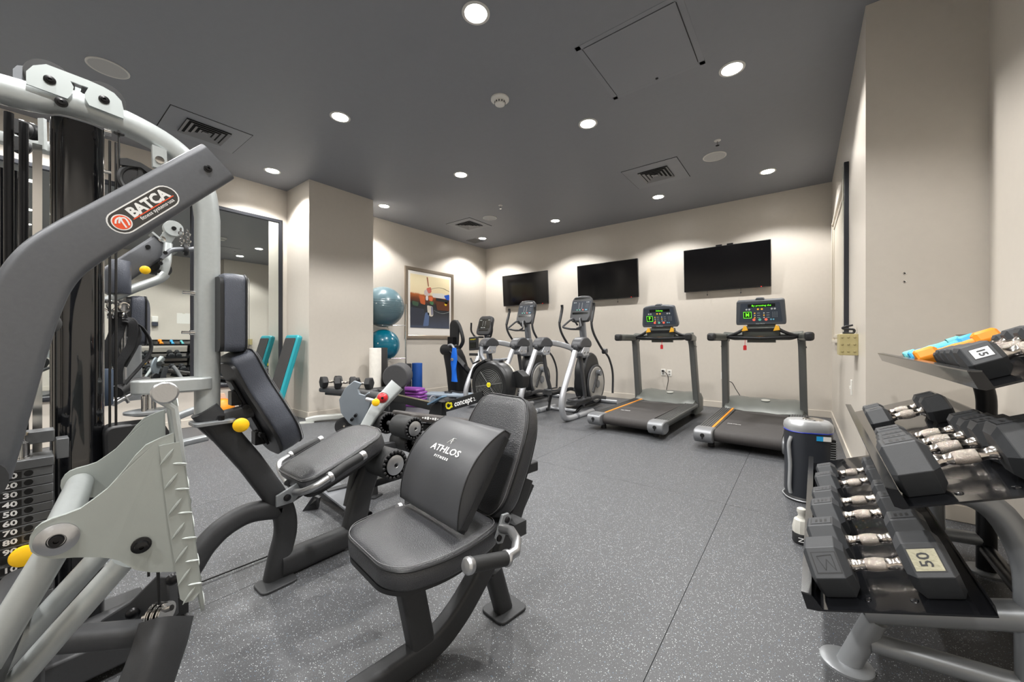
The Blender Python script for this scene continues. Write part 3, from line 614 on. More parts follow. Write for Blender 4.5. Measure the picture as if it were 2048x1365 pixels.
# ================================================================== ELLIPTICALS
elg = mat('elliptical_silver', (176,178,182), 0.35, 0.45, 0.05, 900); eld = mat('elliptical_dark', (66,67,70), 0.42, 0.2, 0.1, 900); elm = mat('elliptical_mid_grey', (120,123,128), 0.4, 0.35)
XRt, XLt, XC = -2.54, -3.21, -2.875
def elliptical():
    o = thing('elliptical_trainer', 'silver elliptical trainer nearest the treadmills', 'elliptical trainer', (XC, 4.8, 0), 0, 'elliptical trainers facing the back wall')
    Yr = 4.84
    for s_, xx in ((-1, XLt), (1, XRt)):
        pts = [(-2.540, 4.787, 0.955), (-2.540, 4.656, 0.737), (-2.540, 4.489, 0.476), (-2.540, 4.409, 0.264)]
        pts = [V(p)+X*(xx+2.54) for p in pts] + [V(xx,4.46,0.10), V(xx,4.55,0.045), V(xx,4.75,0.03), V(xx,5.35,0.03)]
        leg = put('rear_leg', B().tube(spline(pts,5), 0.040, 14), elg, o)
        b = B()
        for k_ in range(10):
            q = V(pts[0]).lerp(V(pts[2]), 0.15+0.08*k_); b.box(q+V(0.012*(-1)**k_*0+0.0,-0.0385,0), (0.018,0.004,0.012))
        put('lettering_marks', b, eld, leg)
        put('collar', B().tube([V(xx,4.80,0.03),V(xx,4.86,0.03)],0.044,14), elm, leg)
        # pod at the top of the leg
        b = B().prism(round_poly([(-0.15,-0.03),(-0.11,0.07),(-0.02,0.125),(0.12,0.13),(0.24,0.07),(0.26,0.0),(0.18,-0.04)],0.05), (xx,4.93,1.03), (0,1,0), (0,0,1), 0.15)
        put('pod_cover', b, eld, o, bev=0.02)
        b = B().prism(round_poly([(-0.10,-0.05),(-0.02,0.05),(0.16,0.05),(0.13,-0.09),(-0.04,-0.10)],0.02), (xx,4.95,0.98), (0,1,0), (0,0,1), 0.15)
        pp = put('pod_plate', b, elg, o, bev=0.008)
        for yy in (4.93, 5.03): put('bolt', B().cyl((xx-0.08,yy,0.935),(xx+0.082,yy,0.935),0.016,n=12), chrome, pp)
        put('pod_end', B().sphere((xx,4.83,1.01),0.05), eld, o)
        # arm from the pod forward and inward to the mast
        b = B().sweep(spline([(xx,5.05,1.06),(xx-s_*0.03,5.20,1.07),(xx-s_*0.14,5.40,1.03),(XC+s_*0.05,5.62,0.94)],6), rrect(0.09,0.055,0.02), (0,0,1)); put('upper_arm', b, elg, o)
        # swing arm hanging from the pod down to the pedal
        xi = xx-s_*0.02
        b = B().sweep(fillet([(xi,4.98,0.93),(xi,5.06,0.60),(xi-s_*0.02,5.18,0.26),(xi-s_*0.02,5.10,0.14)],0.06), rrect(0.04,0.07,0.015), (1,0,0)); put('swing_arm', b, eld, o)
        # pedal and pedal bar to the crank
        dz = 0.10 if s_ < 0 else 0.0; dy = 0.10 if s_ < 0 else 0
        xp = xx-s_*0.10
        b = B().sweep([(xp,4.86+dy,0.20+dz),(xp,4.92+dy,0.185+dz),(xp,5.30+dy,0.19+dz),(xp,5.36+dy,0.22+dz)], rrect(0.17,0.05,0.02), (1,0,0)); pd = put('pedal', b, blk, o)
        put('pedal_rim', B().tube([(xp-0.085,5.3+dy,0.235+dz),(xp-0.09,4.95+dy,0.235+dz),(xp-0.06,4.86+dy,0.245+dz),(xp+0.06,4.86+dy,0.245+dz),(xp+0.09,4.95+dy,0.235+dz),(xp+0.085,5.3+dy,0.235+dz)],0.013,8,0.04), eld, pd)
        b = B().sweep(fillet([(xp,5.25+dy,0.16+dz),(xp,5.70,0.20+dz),(xp,6.05,0.14+dz*0.6)],0.1), rrect(0.04,0.06,0.015), (1,0,0)); put('pedal_bar', b, eld, o)
        put('lower_link', B().rtube([(xi-s_*0.02,5.14,0.16),(xp,5.0,0.05),(xp,4.95,0.045)],0.03,0.04,(1,0,0)), blk, o)
        # moving handle
        hx = XC+s_*0.285
        pts = [V(hx,5.50,1.70),V(hx,5.50,1.62),V(hx-0.0,5.42,1.40),V(hx,5.50,1.22),V(hx,5.74,1.02),V(hx-s_*0.01,5.90,0.93)]
        h = put('moving_handle', B().tube(spline(pts,6), 0.019, 12), eld, o)
        put('handle_grip', B().tube(spline(pts[:3],6), 0.023, 12), blk, h)
        put('handle_pivot', B().cyl((hx-0.035,5.92,0.93),(hx+0.035,5.92,0.93),0.045), eld, o)
        pts = [V(hx,5.90,0.93),V(hx,6.10,0.80),V(hx,6.25,0.55),V(hx,6.25,0.20)]
        put('handle_link', B().tube(spline(pts,6), 0.018, 12), eld, o)
        # flywheel side disc
        sd = XC+s_*0.10
        c = put('side_disc', B().lathe((sd,5.95,0.38),(s_,0,0),[(0,0.30),(0.02,0.30),(0.035,0.27),(0.03,0.25),(0.035,0.10),(0.045,0.07),(0.05,0.001)],40), mat('disc_silver',(182,180,176),0.35,0.4), o)
        put('disc_hub', B().lathe((sd+s_*0.045,5.95,0.38),(s_,0,0),[(0,0.07),(0.012,0.065),(0.014,0.001)],24), elm, c)
        put('disc_rim', B().torus((sd+s_*0.012,5.95,0.38),(1,0,0),0.305,0.022,40,8), eld, c)
        # crank lever on disc
        put('crank_arm', B().beam((sd+s_*0.07,5.90,0.56),(sd+s_*0.07,5.72,0.26),0.025,0.05), eld, o)
        put('crank_cap', B().cyl((sd+s_*0.05,5.92,0.57),(sd+s_*0.12,5.92,0.57),0.05), elm, o)
        # contact handles
        b = B().tube([(XC+s_*0.04,5.58,1.36),(XC+s_*0.07,5.48,1.47),(XC+s_*0.08,5.42,1.44),(XC+s_*0.17,5.30,1.32),(XC+s_*0.05,5.36,1.29),(XC,5.58,1.29)],0.016,10,0.04); put('fixed_handle', b, eld, o)
    b = B().prism(round_poly([(-0.32,0.30),(-0.34,0.62),(-0.22,0.86),(-0.05,0.92),(0.14,0.84),(0.30,0.55),(0.30,0.20),(0.12,0.06),(-0.15,0.10)],0.08), (XC,5.90,0.0), (0,1,0), (0,0,1), 0.20)
    put('body_shroud', b, blk, o, bev=0.03)
    b = B().rtube([(XC,5.82,0.80),(XC,5.72,1.10),(XC,5.66,1.45)], 0.10, 0.08, (1,0,0), 0.1, 0.02); put('mast', b, elm, o)
    b = B().prism(round_poly([(-0.11,-0.16),(-0.12,0.1),(-0.04,0.17),(0.08,0.16),(0.12,0.02),(0.10,-0.16)],0.04), (XC,5.66,0.98), (0,1,0), (0,0,1), 0.15); put('mast_shroud', b, elm, o, bev=0.015)
    put('front_foot', B().tube([(XC-0.33,6.35,0.035),(XC+0.33,6.35,0.035)],0.035,14), elg, o); put('rear_cross_tube', B().tube([(XLt,5.2,0.03),(XRt,5.2,0.03)],0.028,14), elg, o)
    put('frame_rail', B().rtube([(XC,5.2,0.05),(XC,6.35,0.05)],0.08,0.05), blksteel, o)
    tl = Vector((0,0.30,0.954)).normalized(); fo = V(XC,5.60,1.46); nrm = X.cross(tl)
    outl = [(-0.15,-0.05),(-0.18,0.02),(-0.18,0.32),(-0.14,0.385),(0,0.40),(0.14,0.385),(0.18,0.32),(0.18,0.02),(0.15,-0.05)]
    c = put('console', B().prism(round_poly(outl,0.04), fo, X, tl, 0.07), eld, o, bev=0.012)
    f2 = fo+nrm*0.036
    put('console_face', B().prism(round_poly([(-0.155,0.13),(-0.165,0.30),(0.165,0.30),(0.155,0.13)],0.015), f2, X, tl, 0.004), scr, c)
    put('console_slot', B().prism(round_poly([(-0.14,0.07),(-0.14,0.105),(0.14,0.105),(0.14,0.07)],0.01), f2, X, tl, 0.004), dispm, c)
    put('console_slot', B().prism(round_poly([(-0.14,0.335),(-0.13,0.36),(0.13,0.36),(0.14,0.335)],0.008), f2, X, tl, 0.004), dispm, c)
    f3 = f2+nrm*0.003
    def dot(u, v, r, m): put('button', B().cyl(f3+X*u+tl*v, f3+X*u+tl*v+nrm*0.003, r, n=12), m, c)
    for u in (-0.13,-0.10,0.10,0.13): dot(u,0.275,0.009,btnw)
    for i in range(5):
        for u in (-0.035,0.02): dot(u,0.262-0.024*i,0.0055,btnw)
    for u, m_ in ((-0.06,btng),(-0.01,btng),(0.045,btnr),(0.09,btnb),(0.11,btnb)): dot(u,0.145,0.011,m_)
    for i in range(4):
        for j in range(3): dot(0.09+0.018*j,0.24-0.018*i,0.004,elm)
    return o
def _t(a): return a
el1 = elliptical()
el2 = dup(el1); el2.location = (XC-1.14, 4.84, 0); el2['label'] = 'silver elliptical trainer behind the rowing machine flywheel'
# far machine in the corner: black shroud with D-shaped head, console on its own mast
o = thing('exercise_bike', 'black recumbent exercise bike in the far left corner with D-shaped back', 'exercise bike', (-5.2,5.35,0))
DB = 7.2
sh = [(-5.564, 5.313, 0.052), (-5.333, 5.490, 0.042)]
cx_, cy_ = -5.33, 5.30
b = B(); rings = []
for (zz, yo, w_, dpt) in ((0.0,0.0,0.30,0.42),(0.25,-0.02,0.33,0.42),(0.55,-0.08,0.36,0.36),(0.80,-0.16,0.38,0.30),(0.92,-0.20,0.36,0.24),(0.97,-0.20,0.30,0.18)):
    rings.append(b.ring([(cx_+p[0], cy_+yo+p[1], zz+0.0) for p in rrect(w_, dpt, 0.08, 4)]))
put('body_shroud', b.skin(rings), blk, o)
put('shroud_cap', B().cyl((cx_-0.2,cy_-0.26,0.93),(cx_+0.16,cy_-0.26,0.93),0.105), blk, o, bev=0.02)
Db = round_poly([(-0.17,-0.02),(-0.16,0.46),(-0.10,0.56),(0.03,0.56),(0.10,0.48),(0.24,0.16),(0.22,0.06),(0.06,-0.10),(-0.06,-0.12)],0.05)
hb = B(); so = V(cx_+0.02,cy_-0.14,0.98)
outer = [so+X*u*0.95+Z*v for u, v in Db]
hb.tube(spline([so+V(0.02,0,0.50),so+V(0.10,0,0.40),so+V(0.19,0,0.16),so+V(0.15,0,0.04),so+V(0.03,0,-0.06)],6), 0.035, 12)
put('backrest_hoop', hb, blk, o)
put('backrest', B().prism(round_poly([(-0.15,-0.02),(-0.15,0.46),(-0.09,0.53),(0.02,0.53),(0.09,0.42),(0.06,0.0)],0.05), so, X, Z, 0.06), blk, o, bev=0.02)
put('bottle_holder', B().prism(round_poly([(-0.09,-0.06),(-0.09,0.20),(0.05,0.20),(0.05,-0.06)],0.015), so+V(0,-0.09,0), X, Z, 0.10), blksteel, o, bev=0.01)
put('side_handle', B().tube(fillet([(cx_+0.05,cy_-0.36,1.02),(cx_+0.16,cy_-0.38,1.04),(cx_+0.27,cy_-0.40,0.92),(cx_+0.28,cy_-0.40,0.80)],0.06),0.02,12), elg, o)
put('seat_rail', B().beam((cx_+0.10,cy_-0.36,0.92),(cx_+0.42,cy_-0.1,0.45),0.05,0.09), blksteel, o)
put('seat_rail_knob', B().sphere((cx_+0.22,cy_-0.42,0.76),0.035), chrome, o)
cc = V((-4.839, 5.490, 1.394)); tl = V(0.0,0.30,0.954).normalized(); nrm = X.cross(tl)
c = put('console', B().prism(round_poly([(-0.15,-0.19),(-0.18,-0.14),(-0.17,0.14),(-0.12,0.19),(0.12,0.19),(0.17,0.14),(0.18,-0.14),(0.15,-0.19)],0.04), cc, X, tl, 0.07), eld, o, bev=0.012)
f3 = cc+nrm*0.038
put('console_face', B().prism(round_poly([(-0.14,-0.07),(-0.14,0.13),(0.14,0.13),(0.14,-0.07)],0.015), cc+nrm*0.036, X, tl, 0.004), dispm, c)
put('console_slot', B().prism(round_poly([(-0.12,-0.12),(-0.12,-0.085),(0.12,-0.085),(0.12,-0.12)],0.01), cc+nrm*0.036, X, tl, 0.004), dispm, c)
for u in (-0.12,-0.09,0.09,0.12): put('button', B().cyl(f3+X*u+tl*0.10, f3+X*u+tl*0.10+nrm*0.003, 0.009, n=12), btnw, c)
for i in range(4):
    for u in (-0.04,0.02): put('button', B().cyl(f3+X*u+tl*(0.07-0.026*i), f3+X*u+tl*(0.07-0.026*i)+nrm*0.003, 0.006, n=12), btnw, c)
for u in (-0.06,-0.02,0.02): put('button', B().cyl(f3+X*u-tl*0.05, f3+X*u-tl*0.05+nrm*0.003, 0.011, n=12), btnw, c)
put('mast', B().rtube([cc+V(0,0.03,-0.15),V(cc.x,cc.y+0.15,0.55),V(cc.x,cc.y+0.30,0.12)],0.08,0.07,(1,0,0),0.08), elm, o)
for s_ in (-1,1): put('handle', B().tube([cc+V(s_*0.05,0,-0.22),cc+V(s_*0.20,-0.08,-0.22),cc+V(s_*0.27,-0.12,-0.10),cc+V(s_*0.26,-0.12,0.06)],0.018,12,0.05), blk, o)
put('base', B().rtube([(cc.x,5.0,0.06),(cc.x,cc.y+0.45,0.06)],0.12,0.08), blksteel, o); put('base_cross_tube', B().tube([(cx_-0.1,5.15,0.035),(cc.x+0.3,5.15,0.035)],0.035), elg, o)
put('front_cross_tube', B().tube([(cc.x-0.3,cc.y+0.42,0.035),(cc.x+0.3,cc.y+0.42,0.035)],0.035), elg, o)
# blue towel over its side handle
b = B(); tw = V(cx_+0.24,cy_-0.40,0.0); rings = []
for i in range(14):
    zz = 0.975-0.048*i; w_ = 0.035+0.018*math.sin(i*0.45)+0.003*i
    rings.append(b.ring([(tw.x+w_*1.15*math.cos(a)*(1+0.15*math.sin(3*a+i*0.5)), tw.y-0.028*0+0.030*math.sin(a)*(1+0.2*math.cos(2*a+i)), zz) for a in [2*PI*k/16 for k in range(16)]]))
single('blue_towel', 'bright blue cloth hanging from the handle of the corner exercise bike', 'towel', b.skin(rings), mat('bright_blue_cloth',(18,110,225),0.8,0,0.5,200,0.05), (tw.x,tw.y,0.3))

# ================================================================== ROWING MACHINE
RB, RF = V(-4.86,3.33,0), V(-2.93,3.41,0); rd = (RF-RB).normalized(); rs = V(rd.y,-rd.x,0)     # towards flywheel / towards camera side
o = thing('rowing_machine', 'black rowing machine with round fan flywheel and yellow lettering', 'rowing machine', (-3.8,3.28,0))
rowb = mat('rower_black', (30,31,32), 0.4, 0.2, 0.05, 500); rowal = mat('rower_rail_edge', (150,142,120), 0.3, 0.8)
yel = mat('yellow_print', (238,226,30), 0.45)
JM = RB+rd*1.02+Z*0.222; RM = RB+Z*0.283; R0 = RM+(RM-JM)*0.20
b = B().sweep([R0, JM], rrect(0.05,0.105,0.008), rs); put('monorail', b, rowb, o)
put('rail_track', B().sweep([R0+Z*0.055, JM+Z*0.055], rrect(0.055,0.008,0.002), rs), rowal, o)
rdn = (JM-R0).normalized(); up = rs.cross(rdn)*-1
if up.z < 0: up = -up
text('rail_print', 'ROW', 0.056, RM+rdn*0.005+rs*0.0275, rdn, up, paint_white, o, bold=0.002)
text('rail_print', 'ERG', 0.056, RM+rdn*0.125+rs*0.0275, rdn, up, yel, o, bold=0.003, label='yellow lettering')
leg0 = RB-rd*0.05
put('rear_leg', B().sweep([leg0+Z*0.31, leg0-rd*0.0+Z*0.03], rrect(0.06,0.09,0.01), rs).beam(leg0+rs*0.15+Z*0.015, leg0-rs*0.10+Z*0.015, 0.03, 0.04, Z), rowb, o)
J = RB+rd*1.04
b = B().prism([(-0.17,0.0),(0.06,0.0),(0.13,0.10),(0.12,0.31),(-0.03,0.33),(-0.09,0.20)], J, rd, Z, 0.09); put('front_leg', b, rowb, o, bev=0.008)
put('front_foot', B().beam(J-rd*0.02+rs*0.24+Z*0.015, J-rd*0.02-rs*0.24+Z*0.015, 0.03,0.05, Z), rubblk, o)
fa, fb = J+rd*0.16+Z*0.245, J+rd*0.80+Z*0.445
fdir = (fb-fa).normalized(); fup = fdir.cross(rs); fup = fup if fup.z > 0 else -fup
b = B().sweep([fa, fb], rrect(0.06,0.125,0.01), rs); put('frame_beam', b, rowb, o)
text('beam_print', 'C', 0.12, fa+fdir*0.07+rs*0.0315, fdir, fup, yel, o, bold=0.006, label='round yellow logo letter')
text('beam_print', '2', 0.085, fa+fdir*0.125+rs*0.0315, fdir, fup, yel, o, bold=0.005, shear=0.2)
text('beam_print', 'concept', 0.096, fa+fdir*0.335+rs*0.0315, fdir, fup, paint_white, o, bold=0.002, shear=0.25, sx=1.0)
text('beam_print', '2.', 0.06, fa+fdir*0.535+rs*0.0315-fup*0.01, fdir, fup, paint_white, o)
put('footrest', B().prism(round_poly([(-0.15,-0.05),(-0.15,0.05),(0.15,0.05),(0.15,-0.05)],0.02), J+rd*0.10+rs*0.10+Z*0.34, (rd*0.9+Z*0.42), rs, 0.02), mat('rower_footplate',(92,118,140),0.5), o)
put('foot_strap', B().torus(J+rd*0.0+rs*0.08+Z*0.33, rd, 0.055, 0.008, 20, 6), mat('grey_strap',(120,120,124),0.7), o)
# flywheel: cage facing the camera side
FC = V(-2.945,3.46,0.580)
fw = put('flywheel_housing', B().lathe(FC-rs*0.20, rs, [(0,0.24),(0.02,0.27),(0.12,0.282),(0.22,0.282),(0.25,0.275),(0.27,0.258),(0.275,0.208),(0.26,0.198)],48), rowb, o)
put('cage_recess', B().lathe(FC+rs*0.045, rs, [(0,0.200),(0.004,0.200),(0.005,0.001)],40), deep, fw)
cg = mat('cage_wire', (120,122,120), 0.4, 0.3)
for r in [0.035+0.0205*k for k in range(9)]: put('cage_ring', B().torus(FC+rs*0.064, rs, r, 0.0026, 36, 5), cg, fw)
S1, U1 = rd, Z
b = B()
for a in (10,55+75,190,310): b.tube([FC+rs*0.066+(S1*math.cos(math.radians(a))+U1*math.sin(math.radians(a)))*0.02, FC+rs*0.066+(S1*math.cos(math.radians(a))+U1*math.sin(math.radians(a)))*0.205],0.0035,6)
put('cage_spoke', b, cg, fw)
put('hub_badge', B().lathe(FC+rs*0.06, rs, [(0,0.028),(0.01,0.028),(0.012,0.001)],20), yel, fw)
text('hub_print', 'C2', 0.028, FC+rs*0.0725, rd, Z, blk, fw)
put('damper_band', B().lathe(FC-rs*0.13, -rs, [(-0.022,0.284),(0.0,0.289),(0.022,0.284),(0.022,0.27),(-0.022,0.27)],48), mat('damper_grey',(150,146,138),0.4,0.5), fw)
put('damper_lever', B().box(FC-rs*0.12+Z*0.290+rd*0.02, (0.14,0.08,0.025), (0,0,0.3)).cyl(FC-rs*0.05+Z*0.298+rd*0.08, FC-rs*0.19+Z*0.298+rd*0.08, 0.014), elm, fw, bev=0.005)
put('chain_guard', B().sweep(spline([FC+rs*0.02-rd*0.28+Z*0.06,FC+rs*0.02-rd*0.22+Z*0.20,FC+rs*0.02-rd*0.05+Z*0.293],5), rrect(0.10,0.03,0.01), rs), rowb, fw)
put('flywheel_foot', B().sweep([FC-rs*0.02-Z*0.18+rd*0.12, V(FC.x+0.06,FC.y+0.02,0.03)], rrect(0.07,0.07,0.01), rs).beam(V(FC.x+0.08,FC.y+0.02,0.018)+rs*0.3, V(FC.x+0.08,FC.y+0.02,0.018)-rs*0.3, 0.036,0.05, Z), rowb, o)
put('handle_box', B().prism(round_poly([(-0.09,-0.10),(-0.09,0.06),(0.02,0.10),(0.11,0.03),(0.09,-0.11)],0.015), V((-2.667, 3.626, 0.657)), rd, Z, 0.13), rowb, o, bev=0.006)
# monitor on its arm
mc = V((-3.194, 3.411, 1.066)); 
put('monitor_arm', B().sweep([FC+V(-0.10,-0.02,0.27), mc+V(0.09,0.03,-0.14), mc+V(0.06,0.06,-0.04)], rrect(0.05,0.035,0.008), (0,1,0)), elm, o)
mo = put('monitor', B().prism(round_poly([(-0.066,-0.082),(-0.07,0.082),(0.06,0.088),(0.064,-0.078)],0.012), mc, rd*0.8+V(0.2,0.0,0.05), Z, 0.04), blk, o, bev=0.005)
fx = (rd*0.8+V(0.2,0,0.05)).normalized(); fnn = fx.cross(Z).normalized()
put('monitor_screen', B().prism([(-0.05,-0.05),(0.045,-0.05),(0.045,0.02),(-0.05,0.02)], mc+fnn*0.022, fx, Z, 0.003), dispm, mo)
text('monitor_print', 'concept 2', 0.022, mc+fnn*0.0225+Z*0.055, fx, Z, yel, mo)
put('phone_holder', B().tube([mc+V(-0.03,-0.03,-0.18),mc+V(0.03,-0.05,-0.24),mc+V(0.12,-0.03,-0.20)],0.012,8).box(mc+V(0.02,-0.03,-0.13),(0.10,0.05,0.03)), blk, o)
# seat, mostly hidden behind the other machines
st = R0+rd*0.14+Z*0.062
put('seat', B().cushion(round_poly([(-0.15,-0.17),(0.13,-0.15),(0.13,0.15),(-0.15,0.17)],0.06), st, rd, -rs, 0.045), blk, o); put('seat_carriage', B().box(st-Z*0.025, (0.16,0.10,0.05)), rowb, o)

# ================================================================== DUMBBELL RACK (local frame: x away from the user, y along the shelves)
RZ = math.radians(-1.3); RO = V(0.0, 1.42, 0)
rackp = mat('rack_silver_paint', (150,153,156), 0.36, 0.45, 0.05, 700); shelfm = mat('rack_black_gloss', (22,23,26), 0.16, 0.3, coat=0.5)
liptop = mat('rack_lip_steel', (96,97,98), 0.2, 0.85)
k = dict(w=False)
o = thing('dumbbell_rack', 'three tier dumbbell rack with silver tube frame and tilted black shelves', 'dumbbell rack', RO, RZ)
TL = 1.70
TIERS = {'low': ((0.0,0.350),(0.013,0.308),(0.039,0.312),(0.372,0.444),(0.366,0.470)),
         'mid': ((0.179,0.705),(0.196,0.660),(0.212,0.657),(0.545,0.795),(0.538,0.822)),
         'top': ((0.323,1.024),(0.340,0.983),(0.352,0.981),(0.640,1.110),(0.632,1.136))}
for nm, pr in TIERS.items():
    th = 0.005; up_ = []
    for i, p in enumerate(pr):
        a = Vector(pr[max(i-1,0)]); c = Vector(pr[min(i+1,len(pr)-1)]); t_ = (c-a).normalized(); up_.append((p[0]-t_.y*th*1.0, p[1]+t_.x*th))
    poly = list(pr)+list(reversed(up_))
    b = B().skin([]) if False else B()
    b.skin([b.ring([V(x,0,z) for x,z in poly]), b.ring([V(x,TL,z) for x,z in poly])])
    s_ = put('shelf', b, shelfm, o, smooth=False, **k)
    # folded front lip with an end gusset
    a0, a1 = pr[0], pr[1]
    b = B(); sec = [(a0[0],a0[1]),(a0[0]+0.024,a0[1]+0.001),(pr[2][0]+0.014,pr[2][1]+0.006),(pr[1][0],pr[1][1])]
    b.skin([b.ring([V(x,-0.001,z) for x,z in sec]), b.ring([V(x,0.004,z) for x,z in sec])]); put('end_gusset', b, shelfm, s_, smooth=False, **k)
    b = B(); sec = [(a0[0]-0.001,a0[1]),(a0[0]+0.023,a0[1]+0.001),(a0[0]+0.023,a0[1]+0.005),(a0[0]-0.001,a0[1]+0.004)]
    b.skin([b.ring([V(x,0,z) for x,z in sec]), b.ring([V(x,TL,z) for x,z in sec])]); put('lip_edge', b, liptop, s_, smooth=False, **k)
    d_ = (Vector(pr[3])-Vector(pr[2])).normalized(); n_ = Vector((-d_.y, d_.x))
    for yy in (0.06, 1.3):
        for q in (0.12, 0.22): 
            c = Vector(pr[2])+d_*q+n_*0.005; put('shelf_bolt', B().lathe((c.x,yy,c.y),(n_.x,0,n_.y),[(0,0.009),(0.003,0.008),(0.004,0.001)],12), shelfm, s_, **k)
for yy, far in ((0.30,0),(1.40,1)):
    dxx = 0.0
    put('front_leg', B().tube([(0.118,yy,0.0),(0.185,yy,0.185)],0.032,16), rackp, o, **k)
    put('foot_disc', B().lathe((0.115,yy,0),(0,0,1),[(0,0.072),(0.008,0.072),(0.012,0.066),(0.013,0.03)],28), rackp, o, **k)
    put('shelf_arm', B().tube([(0.16,yy,0.205),(0.52,yy,0.345)],0.040,16), rackp, o, **k)
    put('lower_brace', B().tube([(0.175,yy,0.105),(0.66,yy,0.150)],0.030,16), rackp, o, **k)
    put('rear_post', B().tube(fillet([(0.668,yy,0.0),(0.668,yy,0.86),(0.625,yy,0.98),(0.555,yy,1.035)],0.10),0.034,16), blksteel if far else rackp, o, **k)
    put('foot_disc', B().lathe((0.668,yy,0),(0,0,1),[(0,0.072),(0.008,0.072),(0.012,0.066),(0.013,0.03)],28), rackp, o, **k)
    put('middle_arm', B().tube(fillet([(0.24,yy,0.63),(0.42,yy,0.66),(0.50,yy,0.50),(0.505,yy,0.12)],0.10),0.034,16), rackp, o, **k)
for zz, xx in ((0.55,0.668),(0.11,0.668)): put('rear_cross_tube', B().tube([(xx,0.30,zz),(xx,1.40,zz)],0.028,14), blksteel, o, **k)

def dumbbell(A, Lh, Lg, m, plate=True, num=None, num_face='top', logo=False, smoothy=False, lab='', gm=None):
    """hex dumbbell, axis along local x, resting flat at z=0; A: height across flats"""
    r = A/2/math.cos(PI/6); o = thing('dumbbell', lab, 'dumbbell', (0,0,0), 0)
    zc = A/2
    def hexr(b, x, s): return b.ring([V(x, r*s*math.cos(math.radians(60*q)), zc+r*s*math.sin(math.radians(60*q))) for q in range(6)])
    for s_ in (-1, 1):
        b = B(); x0 = s_*Lg/2; x1 = s_*(Lg/2+Lh); ch = Lh*0.11
        b.skin([hexr(b,x0,0.70),hexr(b,x0+s_*ch*1.6,1.0),hexr(b,x1-s_*ch,1.0),hexr(b,x1,0.78)])
        h = put('head', b, m, o, bev=0.0014 if not smoothy else 0.008, smooth=smoothy, seg=1 if not smoothy else 2, ang=30, **k)
        if plate:
            side = r  # hexagon side length
            wv, hv = (Lh*0.62, side*0.70); xc = (x0+x1)/2
            if s_ == 1 and num_face == 'slant' or (s_ == -1 and logo):
                ny, nz_ = -math.cos(math.radians(30)), math.sin(math.radians(30)); ey = V(0, math.sin(math.radians(30)), math.cos(math.radians(30)))
            else: ny, nz_ = 0, 1; ey = V(0,1,0)
            N = V(0,ny,nz_); c = V(xc,0,zc)+N*(A/2)
            put('plate_recess', B().prism([(-wv/2,-hv/2),(wv/2,-hv/2),(wv/2,hv/2),(-wv/2,hv/2)], c+N*0.0002, X, ey, 0.0008), blk, h, **k)
            pm = mat('number_plate_pale',(150,146,124),0.35,0.4,0.3,120,0.12) if (num and s_ == 1) else m
            put('number_plate', B().prism([(-wv/2+0.003,-hv/2+0.003),(wv/2-0.003,-hv/2+0.003),(wv/2-0.003,hv/2-0.003),(-wv/2+0.003,hv/2-0.003)], c+N*0.0006, X, ey, 0.0012), pm, h, **k)
            if num and s_ == 1: text('number', num, hv*0.62, c+N*0.0014, ey, -X, blk, h, w=False, bold=0.0005, ext=0.0008)
            elif logo and s_ == -1:
                lg = B()
                for (a_, b_) in (((-0.3,0.3),(-0.1,-0.35)),((-0.1,-0.35),(0.05,0.15)),((0.05,0.15),(0.3,-0.35)),((-0.3,0.3),(0.3,0.35)),((0.3,0.35),(0.3,-0.35))):
                    lg.beam(c+N*0.0014+X*wv*a_[0]+ey*hv*a_[1], c+N*0.0014+X*wv*b_[0]+ey*hv*b_[1], 0.0022, 0.0014, N)
                put('moulded_mark', lg, blk, h, **k)
            else:
                for q in (-0.22,0.0,0.22): put('moulded_mark', B().prism([(-wv*0.06,-hv*0.22),(wv*0.06,-hv*0.22),(wv*0.06,hv*0.22),(-wv*0.06,hv*0.22)], c+N*0.0012+X*wv*q, X, ey, 0.0008), blk, h, **k)
    if gm: put('grip', B().lathe((-Lg/2-0.004,0,zc),(1,0,0),[(0,0.019),(Lg*0.2,0.0165),(Lg*0.5,0.019),(Lg*0.8,0.0165),(Lg+0.008,0.019)],16), gm, o, **k)
    else:
        g = 0.0155; n = Lg+0.008
        put('handle_collar', B().lathe((-Lg/2-0.004,0,zc),(1,0,0),[(0,g*1.05),(n*0.06,g*1.2),(n*0.14,g*0.95),(n*0.2,g*0.9),(n*0.30,g*1.02),(n*0.31,g*1.05)],20), nick2, o, **k)
        put('handle_collar', B().lathe((Lg/2+0.004,0,zc),(-1,0,0),[(0,g*1.05),(n*0.06,g*1.2),(n*0.14,g*0.95),(n*0.2,g*0.9),(n*0.30,g*1.02),(n*0.31,g*1.05)],20), nick2, o, **k)
        put('knurled_grip', B().lathe((-Lg*0.2,0,zc),(1,0,0),[(0,g*1.0),(Lg*0.04,g*1.12),(Lg*0.2,g*1.24),(Lg*0.36,g*1.12),(Lg*0.4,g*1.0)],20), nickel, o, **k)
    return o
M_R = Matrix.Rotation(RZ, 4, 'Z')
def place(d, tier, y, s, lab, grp, jig=0.0):
    pr = TIERS[tier]; dd = (Vector(pr[3])-Vector(pr[2])).normalized(); nn = Vector((-dd.y, dd.x)); c = Vector(pr[2])+dd*s+nn*0.0052
    loc = RO + M_R @ V(c.x, y, c.y)
    d.location = loc; d.rotation_euler = (0, -math.atan2(dd.y, dd.x), RZ+jig); d['label'] = lab; d['group'] = grp
GL, GM, GT = 'hex dumbbells on the bottom shelf', 'hex dumbbells on the middle shelf', 'dumbbells on the top shelf'
ordn = ['nearest', 'second from the front', 'third from the front', 'fourth from the front', 'fifth from the front', 'farthest']
low = [(0.110,0.142,0.100,0.118),(0.292,0.138,0.097,0.115),(0.534,0.130,0.092,0.113),(0.704,0.126,0.090,0.112),(0.972,0.118,0.084,0.110),(1.162,0.112,0.080,0.108)]
